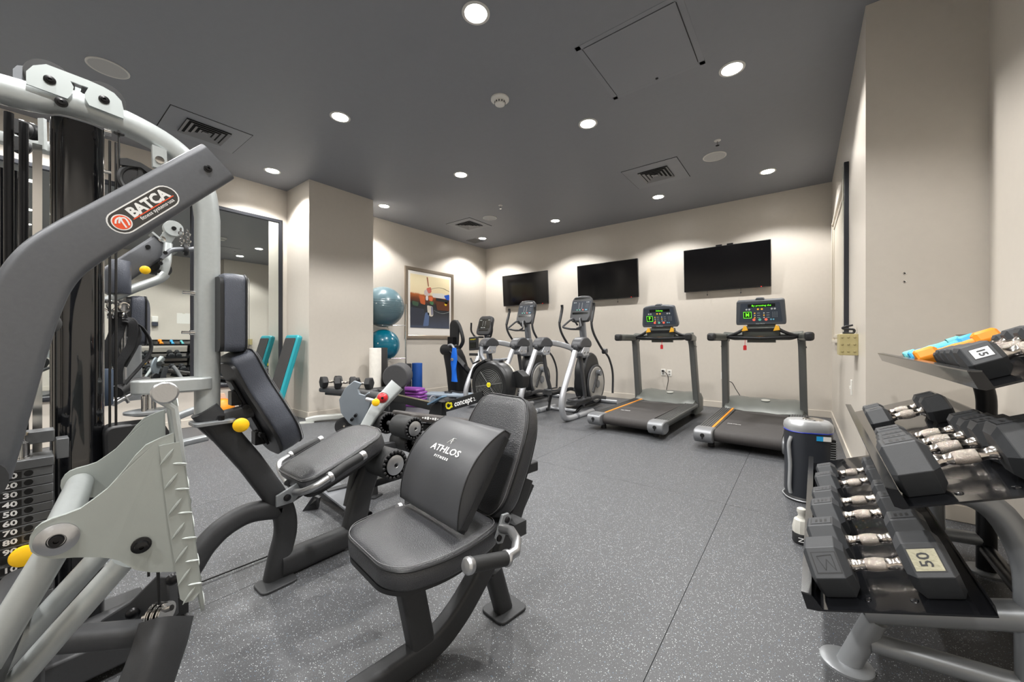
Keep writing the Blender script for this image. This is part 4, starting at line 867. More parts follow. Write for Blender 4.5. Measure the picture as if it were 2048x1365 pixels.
for i, (y, A, Lh, Lg) in enumerate(low):
    d = dumbbell(A, Lh, Lg, rubber, num='50' if i == 0 else None, num_face='slant' if i == 0 else 'top', logo=(i == 0))
    place(d, 'low', y, 0.172, ('black hex dumbbell with number 50 plate, nearest on the bottom shelf' if i == 0 else 'black hex dumbbell with nickel handle, %s on the bottom shelf' % ordn[i]), GL, 0.01*((-1)**i))
mid = [(0.112,0.142,0.100,0.118),(0.285,0.118,0.093,0.116),(0.415,0.104,0.088,0.114),(0.537,0.099,0.084,0.112),(0.965,0.108,0.078,0.110),(1.110,0.104,0.076,0.108)]
for i, (y, A, Lh, Lg) in enumerate(mid):
    d = dumbbell(A, Lh, Lg, rubber); place(d, 'mid', y, 0.172, 'black hex dumbbell with nickel handle, %s on the middle shelf' % ordn[i], GM, 0.012*((-1)**i))
top = [(0.135,0.094,0.072,0.100,'15'),(0.262,0.086,0.066,0.098,None),(0.372,0.080,0.060,0.098,None),(0.478,0.074,0.056,0.096,None),(0.580,0.060,0.050,0.095,None)]
for i, (y, A, Lh, Lg, n_) in enumerate(top):
    d = dumbbell(A, Lh, Lg, rubber, plate=(i == 0), num=None if i else None)
    if i == 0:
        # this one shows its number on the slanted face of the front head
        bpy.data.objects.remove(d) if False else None
        hd = [c for c in kids(d) if c.name.startswith('head')][0]
        for c in kids(hd): bpy.data.objects.remove(c, do_unlink=True)
        zc = A/2; N = V(0,-math.cos(math.radians(30)),0.5); ey = V(0,0.5,math.cos(math.radians(30))); c = V(-(Lg/2+Lh/2),0,zc)+N*(A/2); wv, hv = Lh*0.54, A/2/math.cos(PI/6)*0.56
        put('plate_recess', B().prism([(-wv/2,-hv/2),(wv/2,-hv/2),(wv/2,hv/2),(-wv/2,hv/2)], c+N*0.0002, X, ey, 0.0008), blk, hd, **k)
        put('number_plate', B().prism([(-wv/2+0.002,-hv/2+0.002),(wv/2-0.002,-hv/2+0.002),(wv/2-0.002,hv/2-0.002),(-wv/2+0.002,hv/2-0.002)], c+N*0.0006, X, ey, 0.0012), mat('plate_silver',(176,177,178),0.35,0.3), hd, **k)
        text('number', '15', hv*0.7, c+N*0.0014, -ey, X, blk, hd, w=False, bold=0.0006, ext=0.0006)
    place(d, 'top', y, 0.135, ('black hex dumbbell with number 15 plate, nearest on the top shelf' if i == 0 else 'small black hex dumbbell, %s on the top shelf' % ['','second from the front','third from the front','fourth from the front','fifth, just before the orange one'][i]), GT)
neo = [('orange_neoprene',(248,150,30),0.80,0.070,0.066,'orange coated dumbbell between black and blue ones on the top shelf'),
       ('blue_neoprene',(70,176,226),1.02,0.056,0.056,'sky blue coated dumbbell next to the orange one on the top shelf'),
       ('aqua_neoprene',(110,200,204),1.22,0.048,0.050,'pale aqua coated dumbbell at the far end of the top shelf')]
for nm, c, y, A, Lh, lab in neo:
    d = dumbbell(A, Lh, 0.10, mat(nm, c, 0.5, 0, 0.05, 300), plate=False, smoothy=True, gm=mat(nm, c)); place(d, 'top', y, 0.135, lab, GT)

# marbled hand weight standing on the floor behind the rack's front corner
o = thing('hand_weight', 'white marbled hand weight standing on its black end on the floor beside the rack', 'hand weight', (0.0,2.60,0))
marb = mat('white_marbled_vinyl', (196,194,186), 0.45, 0, 0.2, 60, 0.15)
put('base_head', B().lathe((0,0,0),(0,0,1),[(0,0.036),(0.01,0.042),(0.055,0.042),(0.058,0.040)],10), blk, o, **k)
put('upper_head', B().lathe((0,0,0.056),(0,0,1),[(0,0.040),(0.03,0.042),(0.07,0.034),(0.078,0.024)],10), marb, o, ang=25, **k)
put('neck', B().lathe((0,0,0.130),(0,0,1),[(0,0.024),(0.015,0.016),(0.03,0.017),(0.04,0.022),(0.055,0.020),(0.060,0.012)],12), marb, o, **k)
text('printed_mark', 'N', 0.035, (0.0,-0.043,0.03), (0,0,1), (-1,0,0), paint_white, o, w=False)

# ------------------------------------------------------------------ air purifier
o = thing('air_purifier', 'dark tower air purifier with silver top and blue label by the right wall', 'air purifier', (0.035,3.36,0), math.radians(18))
pdk = mat('purifier_charcoal',(44,47,53),0.4,0,0.1,900); psl = mat('purifier_silver',(176,178,180),0.3,0.4)
def ring_(b, w_, d_, z, dx=0.0, r=0.09): return b.ring([V(p[0]+dx,p[1],z) for p in rrect(w_, d_, r, 5)])
b = B(); b.skin([ring_(b,0.240,0.210,0.02),ring_(b,0.262,0.226,0.05),ring_(b,0.258,0.222,0.25),ring_(b,0.264,0.228,0.44),ring_(b,0.255,0.22,0.50)]); put('body', b, pdk, o, **k)
b = B(); b.skin([ring_(b,0.275,0.245,0.0,r=0.10),ring_(b,0.275,0.245,0.012,r=0.10),ring_(b,0.25,0.22,0.03)]); put('base', b, blk, o, **k)
put('base_trim', B().tube([V(p[0],p[1],0.014) for p in rrect(0.277,0.247,0.10,5)],0.004,6,close=True), psl, o, **k)
b = B(); rs_ = []
for (z, w_, d_) in ((0.478,0.262,0.224),(0.50,0.270,0.232),(0.53,0.262,0.226),(0.548,0.235,0.20),(0.553,0.15,0.12)): rs_.append(ring_(b,w_,d_,z))
cap_ = put('top_cover', b.skin(rs_), psl, o, **k)
put('control_dial', B().lathe((0.03,0.0,0.552),(0,0,1),[(0,0.06),(0.006,0.055),(0.009,0.03),(0.009,0.001)],28), chrome, cap_, **k)
put('blue_trim', B().tube([V(p[0],p[1],0.476) for p in rrect(0.262,0.224,0.09,5)],0.004,6,close=True), mat('cobalt_trim',(30,50,170),0.3), o, **k)
for s_ in (-1,):
    b = B().tube(spline([(s_*0.118,-0.07,0.44),(s_*0.134,-0.075,0.38),(s_*0.128,-0.08,0.25),(s_*0.13,-0.075,0.10),(s_*0.122,-0.07,0.05)],6),[0.012]*25,10); put('side_trim', b, psl, o, **k)
gb = B()
for i in range(24): gb.box((0.110+0.0,-0.045,0.06+0.0155*i),(0.040,0.10,0.006))
put('intake_grille', gb, mat('grille_grey',(120,122,122),0.5), o, **k)
put('grille_back', B().box((0.106,-0.045,0.245),(0.040,0.09,0.38)), deep, o, **k)
put('label_blue', B().box((0.028,-0.1165,0.445),(0.036,0.004,0.030)), mat('label_sky_blue',(40,160,220),0.4), o, **k)
put('label_white', B().box((0.068,-0.1165,0.445),(0.044,0.004,0.030)), white, o, **k)

# ================================================================== FITNESS PROPS BY THE LEFT WALL
# ball rack with two balls
BX, BY = -5.80, 3.89
o = thing('ball_rack', 'thin chrome ball rack half hidden behind the column', 'ball rack', (BX,BY,0))
put('pole', B().tube([(BX+0.25,BY+0.285,0.02),(BX+0.25,BY+0.285,1.75)],0.014,10), chrome, o)
put('pole', B().tube([(BX-0.27,BY+0.265,0.02),(BX-0.27,BY+0.265,1.75)],0.014,10), chrome, o)
put('base', B().tube([(BX-0.27,BY+0.265,0.015),(BX+0.25,BY+0.285,0.015),(BX+0.30,BY-0.15,0.015),(BX-0.30,BY-0.15,0.015)],0.014,8,close=True), chrome, o)
for zz in (1.372, 0.798):
    ph = put('ball_ring', B().torus((BX,BY,zz),(0,0,1),0.16,0.008,32,8), chrome, o)
    put('ring_arm', B().tube([(BX+0.15,BY+0.05,zz),(BX+0.25,BY+0.285,zz)],0.008,8).tube([(BX-0.15,BY+0.05,zz),(BX-0.27,BY+0.265,zz)],0.008,8), chrome, o)
def ball(x, y, z, r, lab, c, nm):
    o = thing('exercise_ball', lab, 'exercise ball', (x,y,z-r), 0, 'two exercise balls on the ball rack'); m = mat(nm, c, 0.28, 0, 0.0, coat=0.3)
    put('ball_skin', B().sphere((x,y,z), r, n=48), m, o)
    for i in range(7):
        q = -0.30+0.10*i; put('ridge', B().torus((x,y,z+q*r),(0,0,1), r*math.sqrt(1-q*q)+0.0005, 0.0016, 64, 5), m, o)
    put('valve', B().lathe((x+r*0.6,y-r*0.78,z+0.03),(0.6,-0.78,0),[(0,0.012),(0.004,0.01)],12), white, o)
ball(BX, BY, 1.695, 0.352, 'large grey blue exercise ball on top beside the column', (92,116,124), 'slate_blue_pvc')
ball(BX, BY, 1.030, 0.275, 'smaller teal exercise ball below the grey blue one', (0,108,132), 'teal_pvc')
def roller(x, y, r, h, lab, c, nm):
    o = thing('foam_roller', lab, 'foam roller', (x,y,0), 0, 'foam rollers standing by the wall')
    m = mat(nm, c, 0.7, 0, 0.4, 260, 0.05)
    put('foam_body', B().lathe((0,0,0),(0,0,1),[(0,r*0.97),(0.006,r),(h-0.006,r),(h,r*0.97)],32), m, o, w=False)
    put('end_face', B().lathe((0,0,h-0.001),(0,0,1),[(0,r*0.93),(0.002,r*0.93),(0.0025,0.001)],32), m, o, w=False)
roller(-5.22, 3.36, 0.088, 0.99, 'tall white foam roller standing at the column corner', (226,222,214), 'white_foam')
roller(-5.40, 3.60, 0.082, 0.99, 'tall black foam roller directly behind the white one', (42,40,40), 'charcoal_foam')
roller(-5.80, 4.38, 0.088, 0.68, 'short black foam roller left of the blue one', (38,38,40), 'black_eva')
roller(-5.73, 4.565, 0.096, 0.685, 'royal blue foam roller under the framed picture', (8,72,150), 'royal_blue_foam')
# dark drum of rolled mat on a low stand
c = V((-4.946, 3.520, 0.545)); ax = V(-0.62,0.78,0.04).normalized()
o = thing('rolled_mat', 'dark grey rolled mat with round end facing the room, beside the white foam roller', 'rolled mat', (c.x-0.1,c.y+0.1,0))
put('mat_roll', B().lathe(c, ax, [(0,0.180),(0.008,0.193),(0.32,0.193),(0.33,0.185)],40), mat('slate_mat',(72,72,74),0.7,0,0.3,300,0.04), o)
put('roll_face', B().lathe(c-ax*0.002, ax, [(0,0.001),(0,0.178),(0.01,0.180)],40), mat('slate_mat_end',(64,64,66),0.75,0,0.3,300,0.04), o)
put('stand', B().prism(round_poly([(-0.12,0),(0.12,0),(0.09,c.z-0.13),(0.02,c.z-0.17),(-0.09,c.z-0.13)],0.02), c+ax*0.16+V(0,0,-c.z), V(0.66,0.75,0), Z, 0.20), blk, o, bev=0.01)
# purple step risers stacked
pc = V(-5.25,4.07,0); purp = mat('purple_riser_plastic',(134,70,152),0.38)
for i in range(6):
    w_ = 0.48 if i < 5 else 0.40
    o = thing('step_riser', ['purple plastic step riser, bottom of the stack','purple plastic step riser, second from the floor','purple plastic step riser, third from the floor','purple plastic step riser, fourth from the floor','purple plastic step riser, just under the top one','purple plastic step riser on top of the stack'][i], 'step riser', (pc.x,pc.y,0.052*i), math.radians(20+4*((-1)**i)), 'stack of purple step risers')
    put('riser_body', B().prism(round_poly([(-w_/2,-0.13),(w_/2,-0.13),(w_/2,0.13),(-w_/2,0.13)],0.05), (0,0,0.0205), X, Y, 0.041), purp, o, bev=0.012, w=False)
    put('riser_rim', B().prism(round_poly([(-w_/2+0.04,-0.10),(w_/2-0.04,-0.10),(w_/2-0.04,0.10),(-w_/2+0.04,0.10)],0.03), (0,0,0.046), X, Y, 0.011), purp, o, bev=0.004, w=False)
# grey blue step platform with a strap lying on it
o = thing('step_platform', 'pale grey blue step platform lying on the floor behind the rowing machine', 'step platform', (-4.98,4.66,0), math.radians(25))
sm_ = mat('pale_blue_grey_plastic',(140,152,164),0.5)
put('platform_top', B().prism(round_poly([(-0.42,-0.16),(0.42,-0.16),(0.42,0.16),(-0.42,0.16)],0.06), (0,0,0.15), X, Y, 0.05), sm_, o, bev=0.015, w=False)
for s_ in (-1,1): put('platform_foot', B().prism(round_poly([(-0.11,-0.15),(0.11,-0.15),(0.11,0.15),(-0.11,0.15)],0.04), (s_*0.30,0,0.0625), X, Y, 0.125), sm_, o, bev=0.01, w=False)
b = B().tube(spline([(-5.05,4.64,0.187),(-4.97,4.59,0.20),(-4.91,4.66,0.19),(-4.99,4.72,0.205),(-4.93,4.78,0.188),(-4.83,4.76,0.188),(-4.75,4.80,0.188)],6),0.012,8)
single('resistance_strap', 'black strap tossed on the pale step platform', 'strap', b, mat('black_padded_fabric',26), (-4.95,4.68,0.176))
# teal aerobic step leaning on the column side
o = thing('aerobic_step', 'teal aerobic step with black tread leaning upright against the column', 'aerobic step', (-5.75,2.25,0))
u0, u1 = V(-5.90,2.105,0.035), V(-5.60,2.105,0.0); 
bl, tl_ = V(-5.735,2.08,0.03), V(-5.725,2.40,1.18)
up1 = (tl_-bl).normalized(); exx = V(1,0,0); nf = exx.cross(up1).normalized()*1.0    # faces the room
if nf.y > 0: nf = -nf
teal = mat('teal_plastic',(38,150,162),0.32); trd = mat('black_tread',(48,46,46),0.75,0,0.5,350,0.06)
H_ = (tl_-bl).length
put('step_body', B().prism(round_poly([(-0.20,0.0),(0.20,0.0),(0.20,H_),(-0.20,H_)],0.06), bl-nf*0.0, exx, up1, 0.075), teal, o, bev=0.02)
put('tread_mat', B().prism(round_poly([(-0.165,0.05),(0.165,0.05),(0.165,H_-0.05),(-0.165,H_-0.05)],0.03), bl+nf*0.040, exx, up1, 0.008), trd, o, bev=0.002)
# floor props between the mirrors' foot and the gym station
o = thing('balance_dome', 'orange balance dome on its side by the mirror wall', 'balance dome', (-5.98,1.62,0))
put('dome_shell', B().lathe((-6.12,1.66,0.20),(1,-0.1,0.1),[(0,0.13),(0.03,0.125),(0.06,0.10),(0.085,0.05),(0.09,0.001)],32), orange, o)
put('dome_rim', B().torus((-6.12,1.66,0.20),(1,-0.1,0.1),0.13,0.010,32,8), mat('deep_orange',(226,116,20),0.4), o)
for i, (dz, lab) in enumerate(((0.0,'lower of two blue rubber rings on the floor by the mirror wall'),(0.03,'upper of two blue rubber rings on the floor by the mirror wall'))):
    single('exercise_ring', lab, 'exercise ring', B().torus((-5.80+0.02*i,1.56,0.015+dz+0.0),(0.0,0.0,1),0.15-0.01*i,0.0145,36,10), mat('azure_rubber',(40,140,220),0.45), (-5.86,1.60,dz), 'blue rings on the floor')
single('foam_board', 'peach coloured foam board leaning behind the orange dome', 'foam board', B().quadplate([(-6.165,1.42,0.0),(-6.165,1.80,0.0),(-6.17,1.70,0.40),(-6.17,1.52,0.40)],0.03), mat('peach_foam',(222,190,166),0.7), (-6.165,1.6,0), bev=0.004)
single('pink_hand_weight', 'bright pink hand weight beside the teal step', 'hand weight', B().lathe((-5.99,2.22,0),(0,0,1),[(0,0.03),(0.05,0.032),(0.07,0.018),(0.16,0.018),(0.18,0.032),(0.23,0.03)],12), mat('pink_vinyl',(236,50,120),0.45), (-5.99,2.22,0), w=True)
# flat bench with hex dumbbells
bc = V(-4.88,2.72,0); bd = V(0.975,0.22,0).normalized(); bs = V(bd.y,-bd.x,0)
o = thing('flat_bench', 'small black flat bench on a light grey curved foot in front of the column', 'bench', bc)
put('pad', B().cushion(round_poly([(-0.43,-0.12),(0.45,-0.12),(0.45,0.12),(-0.43,0.12)],0.05), bc+Z*0.40, bd, -bs, 0.06, 0.006), vinyl, o)
put('pad_rail', B().rtube([bc-bd*0.40+Z*0.375, bc+bd*0.42+Z*0.375],0.06,0.05,bs), eld, o)
bfoot = mat('light_grey_paint',(186,188,184),0.4,0.2)
f0, f1 = V(-5.30,2.37,0.0), V(-5.06,2.78,0.0)
b = B().sweep(spline([f0+Z*0.03,f0.lerp(f1,0.25)+Z*0.05,f0.lerp(f1,0.7)+Z*0.055,f1+Z*0.05,f1+V(0.25,0.06,0.05)],5), rrect(0.07,0.085,0.015), (0,0,1)); put('foot_beam', b, bfoot, o)
put('foot_pad', B().prism(round_poly([(-0.09,-0.06),(0.09,-0.06),(0.09,0.06),(-0.09,0.06)],0.02), f0+V(0.02,0.0,0.006), (f1-f0), V(-(f1-f0).y,(f1-f0).x,0), 0.012), bfoot, o)
put('support_tube', B().tube(fillet([f1+V(0.06,0.0,0.07),f1+V(0.22,0.03,0.10),bc+bd*0.12+Z*0.37],0.08),0.030,12), eld, o)
put('rear_leg', B().rtube([bc+bd*0.40+Z*0.36, bc+bd*0.46+Z*0.02],0.06,0.05,bs), eld, o); put('rear_cross_foot', B().rtube([bc+bd*0.46+bs*0.24+Z*0.02, bc+bd*0.46-bs*0.24+Z*0.02],0.04,0.05,(0,0,1)), blksteel, o)
for i, (q, s2, rz_, lab) in enumerate(((-0.29,0.02,82,'hex dumbbell at the left end of the flat bench by the column'),(-0.02,0.02,62,'second hex dumbbell on the flat bench by the column'),(0.27,0.0,30,'third hex dumbbell on the flat bench, with its nickel handle in view'))):
    d = dumbbell(0.145, 0.085, 0.10, rubblk, plate=False); p = bc+bd*q+bs*s2
    d.location = (p.x,p.y,0.4665); d.rotation_euler = (0,0,math.radians(rz_)); d['label'] = lab; d['group'] = 'hex dumbbells on the flat bench'

# ================================================================== MULTI STATION GYM: press / leg extension station in the plane x = -1.95
# tower with weight stacks, silver top beam, leg extension seat, leg press with its own seat
sil = silver; dk = dark
o = gym = thing('multi_gym', 'large multi station gym with silver frame tubes, black tower and charcoal press arm', 'multi gym', (-1.95,0.3,0))
XG = -1.95
# --- silver upright and top beam
pts = [(-1.950, 0.479, 0.770), (-1.950, 0.479, 1.188), (-1.950, 0.479, 1.601)]
top_ = [(-1.950, 0.464, 1.712), (-1.950, 0.420, 1.800), (-1.950, 0.348, 1.857), (-1.950, 0.226, 1.893), (-1.950, 0.098, 1.899), (-1.950, -0.031, 1.872)]
b = B().sweep(pts[:2]+spline([pts[2]]+top_+[V(top_[-1])+V(0,-0.5,0.0)],6), rrect(0.075,0.085,0.03), (1,0,0)); up_ = put('upright_frame', b, sil, o)
for q in ((-1.950, 0.455, 1.293), (-1.950, 0.452, 1.134)):
    put('side_bolt', B().cyl(V(q)+V(0,-0.055,0), V(q)+V(0,-0.02,0), 0.006, n=12).cyl(V(q)+V(0,-0.030,0), V(q)+V(0,-0.012,0), 0.010, n=12), chrome, up_)
q = V((-1.905, 0.088, 1.873)); put('frame_bolt', B().lathe(q,(1,0,0),[(0,0.015),(0.004,0.015),(0.005,0.009),(0.010,0.009),(0.011,0.004),(0.007,0.003)],20), blksteel, up_)
put('second_beam', B().rtube([(-2.616, -0.112, 1.933),(-2.414, 0.106, 1.879)],0.045,0.05,(0,0,1)), sil, o)
# --- pulley head plates on top of the beam
pl = [(52,168),(52,143),(66,132),(92,129),(136,146),(176,161),(206,174),(228,187),(243,203),(247,220),(247,238),(178,211),(170,196),(171,184),(178,174),(140,160),(146,172),(144,184),(135,196)]
from_px = {}
plp = [(-1.900, 0.018, 1.893),(-1.900, 0.018, 1.932),(-1.900, 0.031, 1.957),(-1.900, 0.057, 1.976),(-1.900, 0.102, 1.975),(-1.900, 0.146, 1.974),(-1.900, 0.180, 1.970),(-1.900, 0.206, 1.962),(-1.900, 0.224, 1.943),(-1.900, 0.229, 1.916),(-1.900, 0.229, 1.884),
       (-1.900, 0.148, 1.891),(-1.900, 0.139, 1.909),(-1.900, 0.138, 1.925),(-1.900, 0.146, 1.949),(-1.900, 0.107, 1.950),(-1.900, 0.114, 1.934),(-1.900, 0.111, 1.911),(-1.900, 0.101, 1.889)]
for dx in (0.0, -0.085):
    pt = put('pulley_plate', B().quadplate([V(p)+X*dx for p in plp], 0.006, (1,0,0)), mat('pale_silver_paint',(190,198,198),0.4,0.2,0.05,900), o, smooth=False)
    if dx == 0.0:
        for q in ((-1.897, 0.064, 1.929), (-1.897, 0.182, 1.926)): put('plate_bolt', B().lathe(q,(1,0,0),[(0,0.0135),(0.004,0.0135),(0.005,0.008),(0.009,0.008),(0.010,0.004),(0.006,0.003)],20), blksteel, pt)
for q in ((-1.942, 0.065, 1.949), (-1.942, 0.186, 1.945)): put('head_pulley', B().lathe(V(q)-X*0.02,(1,0,0),[(0,0.052),(0.008,0.054),(0.02,0.046),(0.032,0.054),(0.04,0.052)],28), blk, o)
put('stop_tab', B().quadplate([(-1.980, -0.007, 1.918),(-1.980, -0.007, 1.954),(-1.980, 0.001, 1.970),(-1.980, 0.019, 1.978),(-1.980, 0.019, 1.923)],0.03,(1,0,0)), elm, o)
# --- black gloss tower shroud
b = B(); sec_ = rrect(0.125,0.125,0.045,5)
b.skin([b.ring([V(-2.005+p[0],0.130+p[1],z) for p in sec_]) for z in (0.0,1.845)]); put('tower_shroud', b, gloss, o)
put('tower_rear_shroud', B().rtube([V(-2.22,-0.02,0.0),V(-2.22,-0.02,1.70)],0.05,0.05,(1,0,0)), gloss, o)
for yy, rr, m_ in ((-0.10,0.012,chrome),(-0.19,0.012,chrome)): put('guide_rod', B().cyl((-1.80,yy+0.02,0.05),(-1.80,yy+0.02,1.86),rr), m_, o)
for xx, yy in ((-1.98,-0.07),(-2.10,0.015),(-2.04,-0.015)): put('black_guide_rod', B().cyl((xx,yy,0.05),(xx,yy,1.84),0.011), blksteel, o)
for xx, yy in ((-2.16,0.045),): put('chrome_slotted_rail', B().box((xx,yy,0.95),(0.012,0.022,1.7)), chrome, o)
for q in ((-2.310, 0.022, 1.888),(-2.328, 0.045, 1.893),(-2.316, 0.017, 1.825)): put('rear_pulley', B().lathe(q,(0.8,-0.6,0),[(0,0.026),(0.01,0.030),(0.018,0.022),(0.026,0.030),(0.036,0.026)],24), blk, o)
put('rear_link_plate', B().quadplate([(-2.239, 0.051, 1.922),(-2.222, 0.064, 1.922),(-2.219, 0.066, 1.807),(-2.236, 0.053, 1.807)],0.01), sil, o); put('link_pin', B().cyl((-2.321, -0.012, 1.922),(-2.280, 0.019, 1.907),0.006), chrome, o)
# --- weight stacks (front faces look along +x)
stk = mat('stack_plate_steel',(98,100,102),0.42,0.35,0.12,600,0.05); lbl = mat('label_black',(18,18,19),0.4)
def stack(ztop, n, th=0.0262, y0=-0.165, y1=0.066, xf=-1.755):
    xc = xf-0.045
    for i in range(n):
        zc = ztop-th*(i+0.5)
        s_ = put('weight_plate', B().box((xc,(y0+y1)/2,zc),(0.09,y1-y0,th-0.0016)), stk, o, bev=0.0012, seg=1)
        put('number_label', B().box((xf+0.0006,-0.020,zc-0.001),(0.0012,0.058,th*0.70)), lbl, s_)
        text('number', str(10*(i+1)), 0.0205, (xf+0.0015,-0.011,zc-0.001), (0,1,0), (0,0,1), paint_white, s_, bold=0.0006, sx=1.25)
        put('selector_hole', B().lathe((xf,0.021,zc),(1,0,0),[(0,0.0085),(0.0008,0.0085),(0.001,0.001)],16), deep, s_)
stack(0.735, 9); 
put('stack_head_plate', B().box((-1.80,-0.05,0.748),(0.10,0.235,0.026)), stk, o, bev=0.002)
put('stack_collar', B().lathe((-1.785,0.005,0.760),(0,0,1),[(0,0.024),(0.006,0.024),(0.007,0.019),(0.046,0.019),(0.05,0.014),(0.052,0.012),(0.066,0.012),(0.068,0.018),(0.075,0.018),(0.076,0.010)],24), chrome, o)
put('stack_top_bar', B().box((-1.82,-0.03,0.815),(0.06,0.20,0.035)), stk, o, bev=0.002)
put('stack_side_block', B().box((-1.80,0.085,0.775),(0.05,0.025,0.06)), stk, o, bev=0.002)
put('selector_knob', B().lathe((-1.720, 0.013, 0.502),(1,0.0,0.15),[(0,0.024),(0.006,0.028),(0.012,0.026),(0.015,0.018),(0.015,0.001)],28).cyl(V((-1.720, 0.013, 0.502))-X*0.03, (-1.720, 0.013, 0.502),0.012), yellow, o)
stack(0.475, 12)
# --- base frame
put('base_beam', B().rtube([V(-2.02,-0.35,0.05),V(-2.0,0.42,0.05)],0.10,0.08,(1,0,0)), dk, o)
put('tower_foot', B().box((-1.93,0.05,0.08),(0.30,0.50,0.10)), dk, o, bev=0.008)
# --- curved beam from tower base to the leg extension post, front post with foot
PX = -1.93
cb = [V(-1.93,0.02,0.10), (-1.930, 0.344, 0.132), (-1.930, 0.466, 0.266), (-1.930, 0.534, 0.319), (-1.930, 0.625, 0.343), (-1.930, 0.741, 0.320)]
b = B().sweep(spline(cb,7), rrect(0.07,0.085,0.03), (1,0,0)); put('curved_beam', b, dk, o)
po = [(-1.930, 0.720, -0.013), (-1.930, 0.745, 0.104), (-1.930, 0.769, 0.211), (-1.930, 0.758, 0.309), (-1.930, 0.714, 0.405)]
b = B().sweep([V(po[0])+V(0,0,0)]+spline(po[1:],6)+[(-1.930, 0.625, 0.566), (-1.930, 0.525, 0.723), (-1.930, 0.463, 0.820)], rrect(0.07,0.095,0.028), (1,0,0)); put('inclined_post', b, dk, o)
f = V((-1.892, 0.714, 0.000)); put('foot_plate', B().prism(round_poly([(-0.06,-0.075),(0.06,-0.075),(0.06,0.075),(-0.06,0.075)],0.03), (f.x,f.y-0.0,0.006), X, Y, 0.012), dk, o, bev=0.003)
b = B().sweep([V(-1.93,f.y+0.03,0.055),V(-1.93,1.42,0.055)], rrect(0.085,0.11,0.03), (1,0,0)); put('floor_beam', b, dk, o)
sp = [V((-1.930, 1.090, 0.017)), V((-1.930, 1.154, 0.266)), V((-1.930, 1.215, 0.416))]
b = B().sweep([sp[0]-Z*0.04]+sp, rrect(0.075,0.115,0.02), (1,0,0)); put('seat_post', b, dk, o)
# --- upright mount with bolt
mq = V((-1.930, 0.474, 0.774))
put('mount_plate', B().prism(round_poly([(-0.055,-0.055),(0.055,-0.055),(0.055,0.085),(-0.055,0.085)],0.025), mq+V(0.01,0,-0.005), X, Y, 0.014), silver2, o, bev=0.002)
put('mount_bolt', B().cyl(mq+V(0.045,0.035,0.0),mq+V(0.045,0.035,0.02),0.012,n=6), blksteel, o)
put('mount_bracket', B().quadplate([mq+V(-0.02,-0.04,-0.01),mq+V(-0.02,0.06,-0.01),mq+V(-0.02,0.06,-0.09),mq+V(-0.02,0.03,-0.10)],0.06,(1,0,0)), dk, o, bev=0.004)
# --- swivel arm on the upright
tz = V((-1.950, 0.463, 0.958))
arm = [(-1.950, 0.461, 0.972), (-1.950, 0.461, 0.880)]
b = B().prism(round_poly([(-0.055,0.00),(-0.05,-0.16),(0.0,-0.20),(0.05,-0.16),(0.06,0.0),(0.04,0.05),(-0.04,0.05)],0.05,6), (XG,tz.y-0.02,tz.z-0.030), X, Y, 0.052); put('swivel_bracket', b, sil, o, bev=0.006)
put('swivel_pin', B().cyl((XG,tz.y-0.16,tz.z-0.13),(XG,tz.y-0.16,tz.z-0.05),0.020).cyl((XG+0.04,tz.y-0.18,tz.z-0.13),(XG+0.04,tz.y-0.18,tz.z-0.06),0.008), chrome, o)
put('swivel_disc', B().lathe((XG,tz.y-0.16,tz.z-0.135),(0,0,1),[(0,0.045),(0.008,0.07),(0.016,0.07),(0.02,0.05)],28), silver2, o)
hq = V(XG,tz.y-0.19,tz.z-0.245)
b = B().prism(round_poly([(-0.085,-0.10),(-0.09,0.09),(0.06,0.09),(0.09,0.02),(0.03,-0.10)],0.03), hq, Y, Z, 0.09); hh = put('pulley_housing', b, blk, o, bev=0.008)
put('housing_slot', B().prism(round_poly([(-0.05,-0.02),(0.00,0.05),(0.05,0.05),(0.02,-0.0)],0.02), hq+X*0.0455, Y, Z, 0.003), deep, hh)
for dy in (-0.075,-0.060): put('cable', B().cyl((XG+0.03,hq.y+dy,hq.z+0.08),(XG+0.03,hq.y+dy+0.0,1.80),0.0035,n=8), cable, o)
put('floor_tube', B().tube([(-2.575, 0.234, 0.607),(-2.590, 0.349, 0.676)],0.022,12), dk, o)
put('rear_rail', B().rtube([(-2.573, 0.488, 0.700),(-2.595, 0.660, 0.758)],0.03,0.05,(0,0,1)), silver2, o)
put('rear_rail', B().rtube([(-2.477, 0.498, 0.585),(-2.498, 0.608, 0.589)],0.03,0.05,(0,0,1)), silver2, o)
# --- spoked pulley below the top beam with its cable
pc_ = V((-1.900, 0.272, 1.676)); axp = X
w = put('spoked_pulley', B().torus(pc_,axp,0.053,0.009,40,8), blk, o)
b = B()
for a in range(3):
    an = math.radians(90+120*a); dd = Y*math.cos(an)+Z*math.sin(an); b.beam(pc_+dd*0.008,pc_+dd*0.051,0.010,0.013,axp)
b.lathe(pc_-X*0.008,axp,[(0,0.019),(0.016,0.019)],24); put('pulley_spokes', b, blk, w); put('pulley_web', B().lathe(pc_-X*0.004,axp,[(0,0.050),(0.006,0.050)],32), rubblk, w)
put('pulley_bolt', B().lathe(pc_+X*0.012,axp,[(0,0.009),(0.006,0.009),(0.007,0.004),(0.003,0.003)],12), elm, w)
put('pulley_cover', B().quadplate([pc_+V(0.006,y_*0.70,z_*0.66) for y_,z_ in [(-0.075,0.095),(-0.05,0.105),(0.0,0.10),(0.06,0.07),(0.085,0.03),(0.085,-0.02),(0.07,-0.02),(0.06,0.03),(0.0,0.075),(-0.075,0.06)]],0.012,(1,0,0)), blk, w, smooth=False)
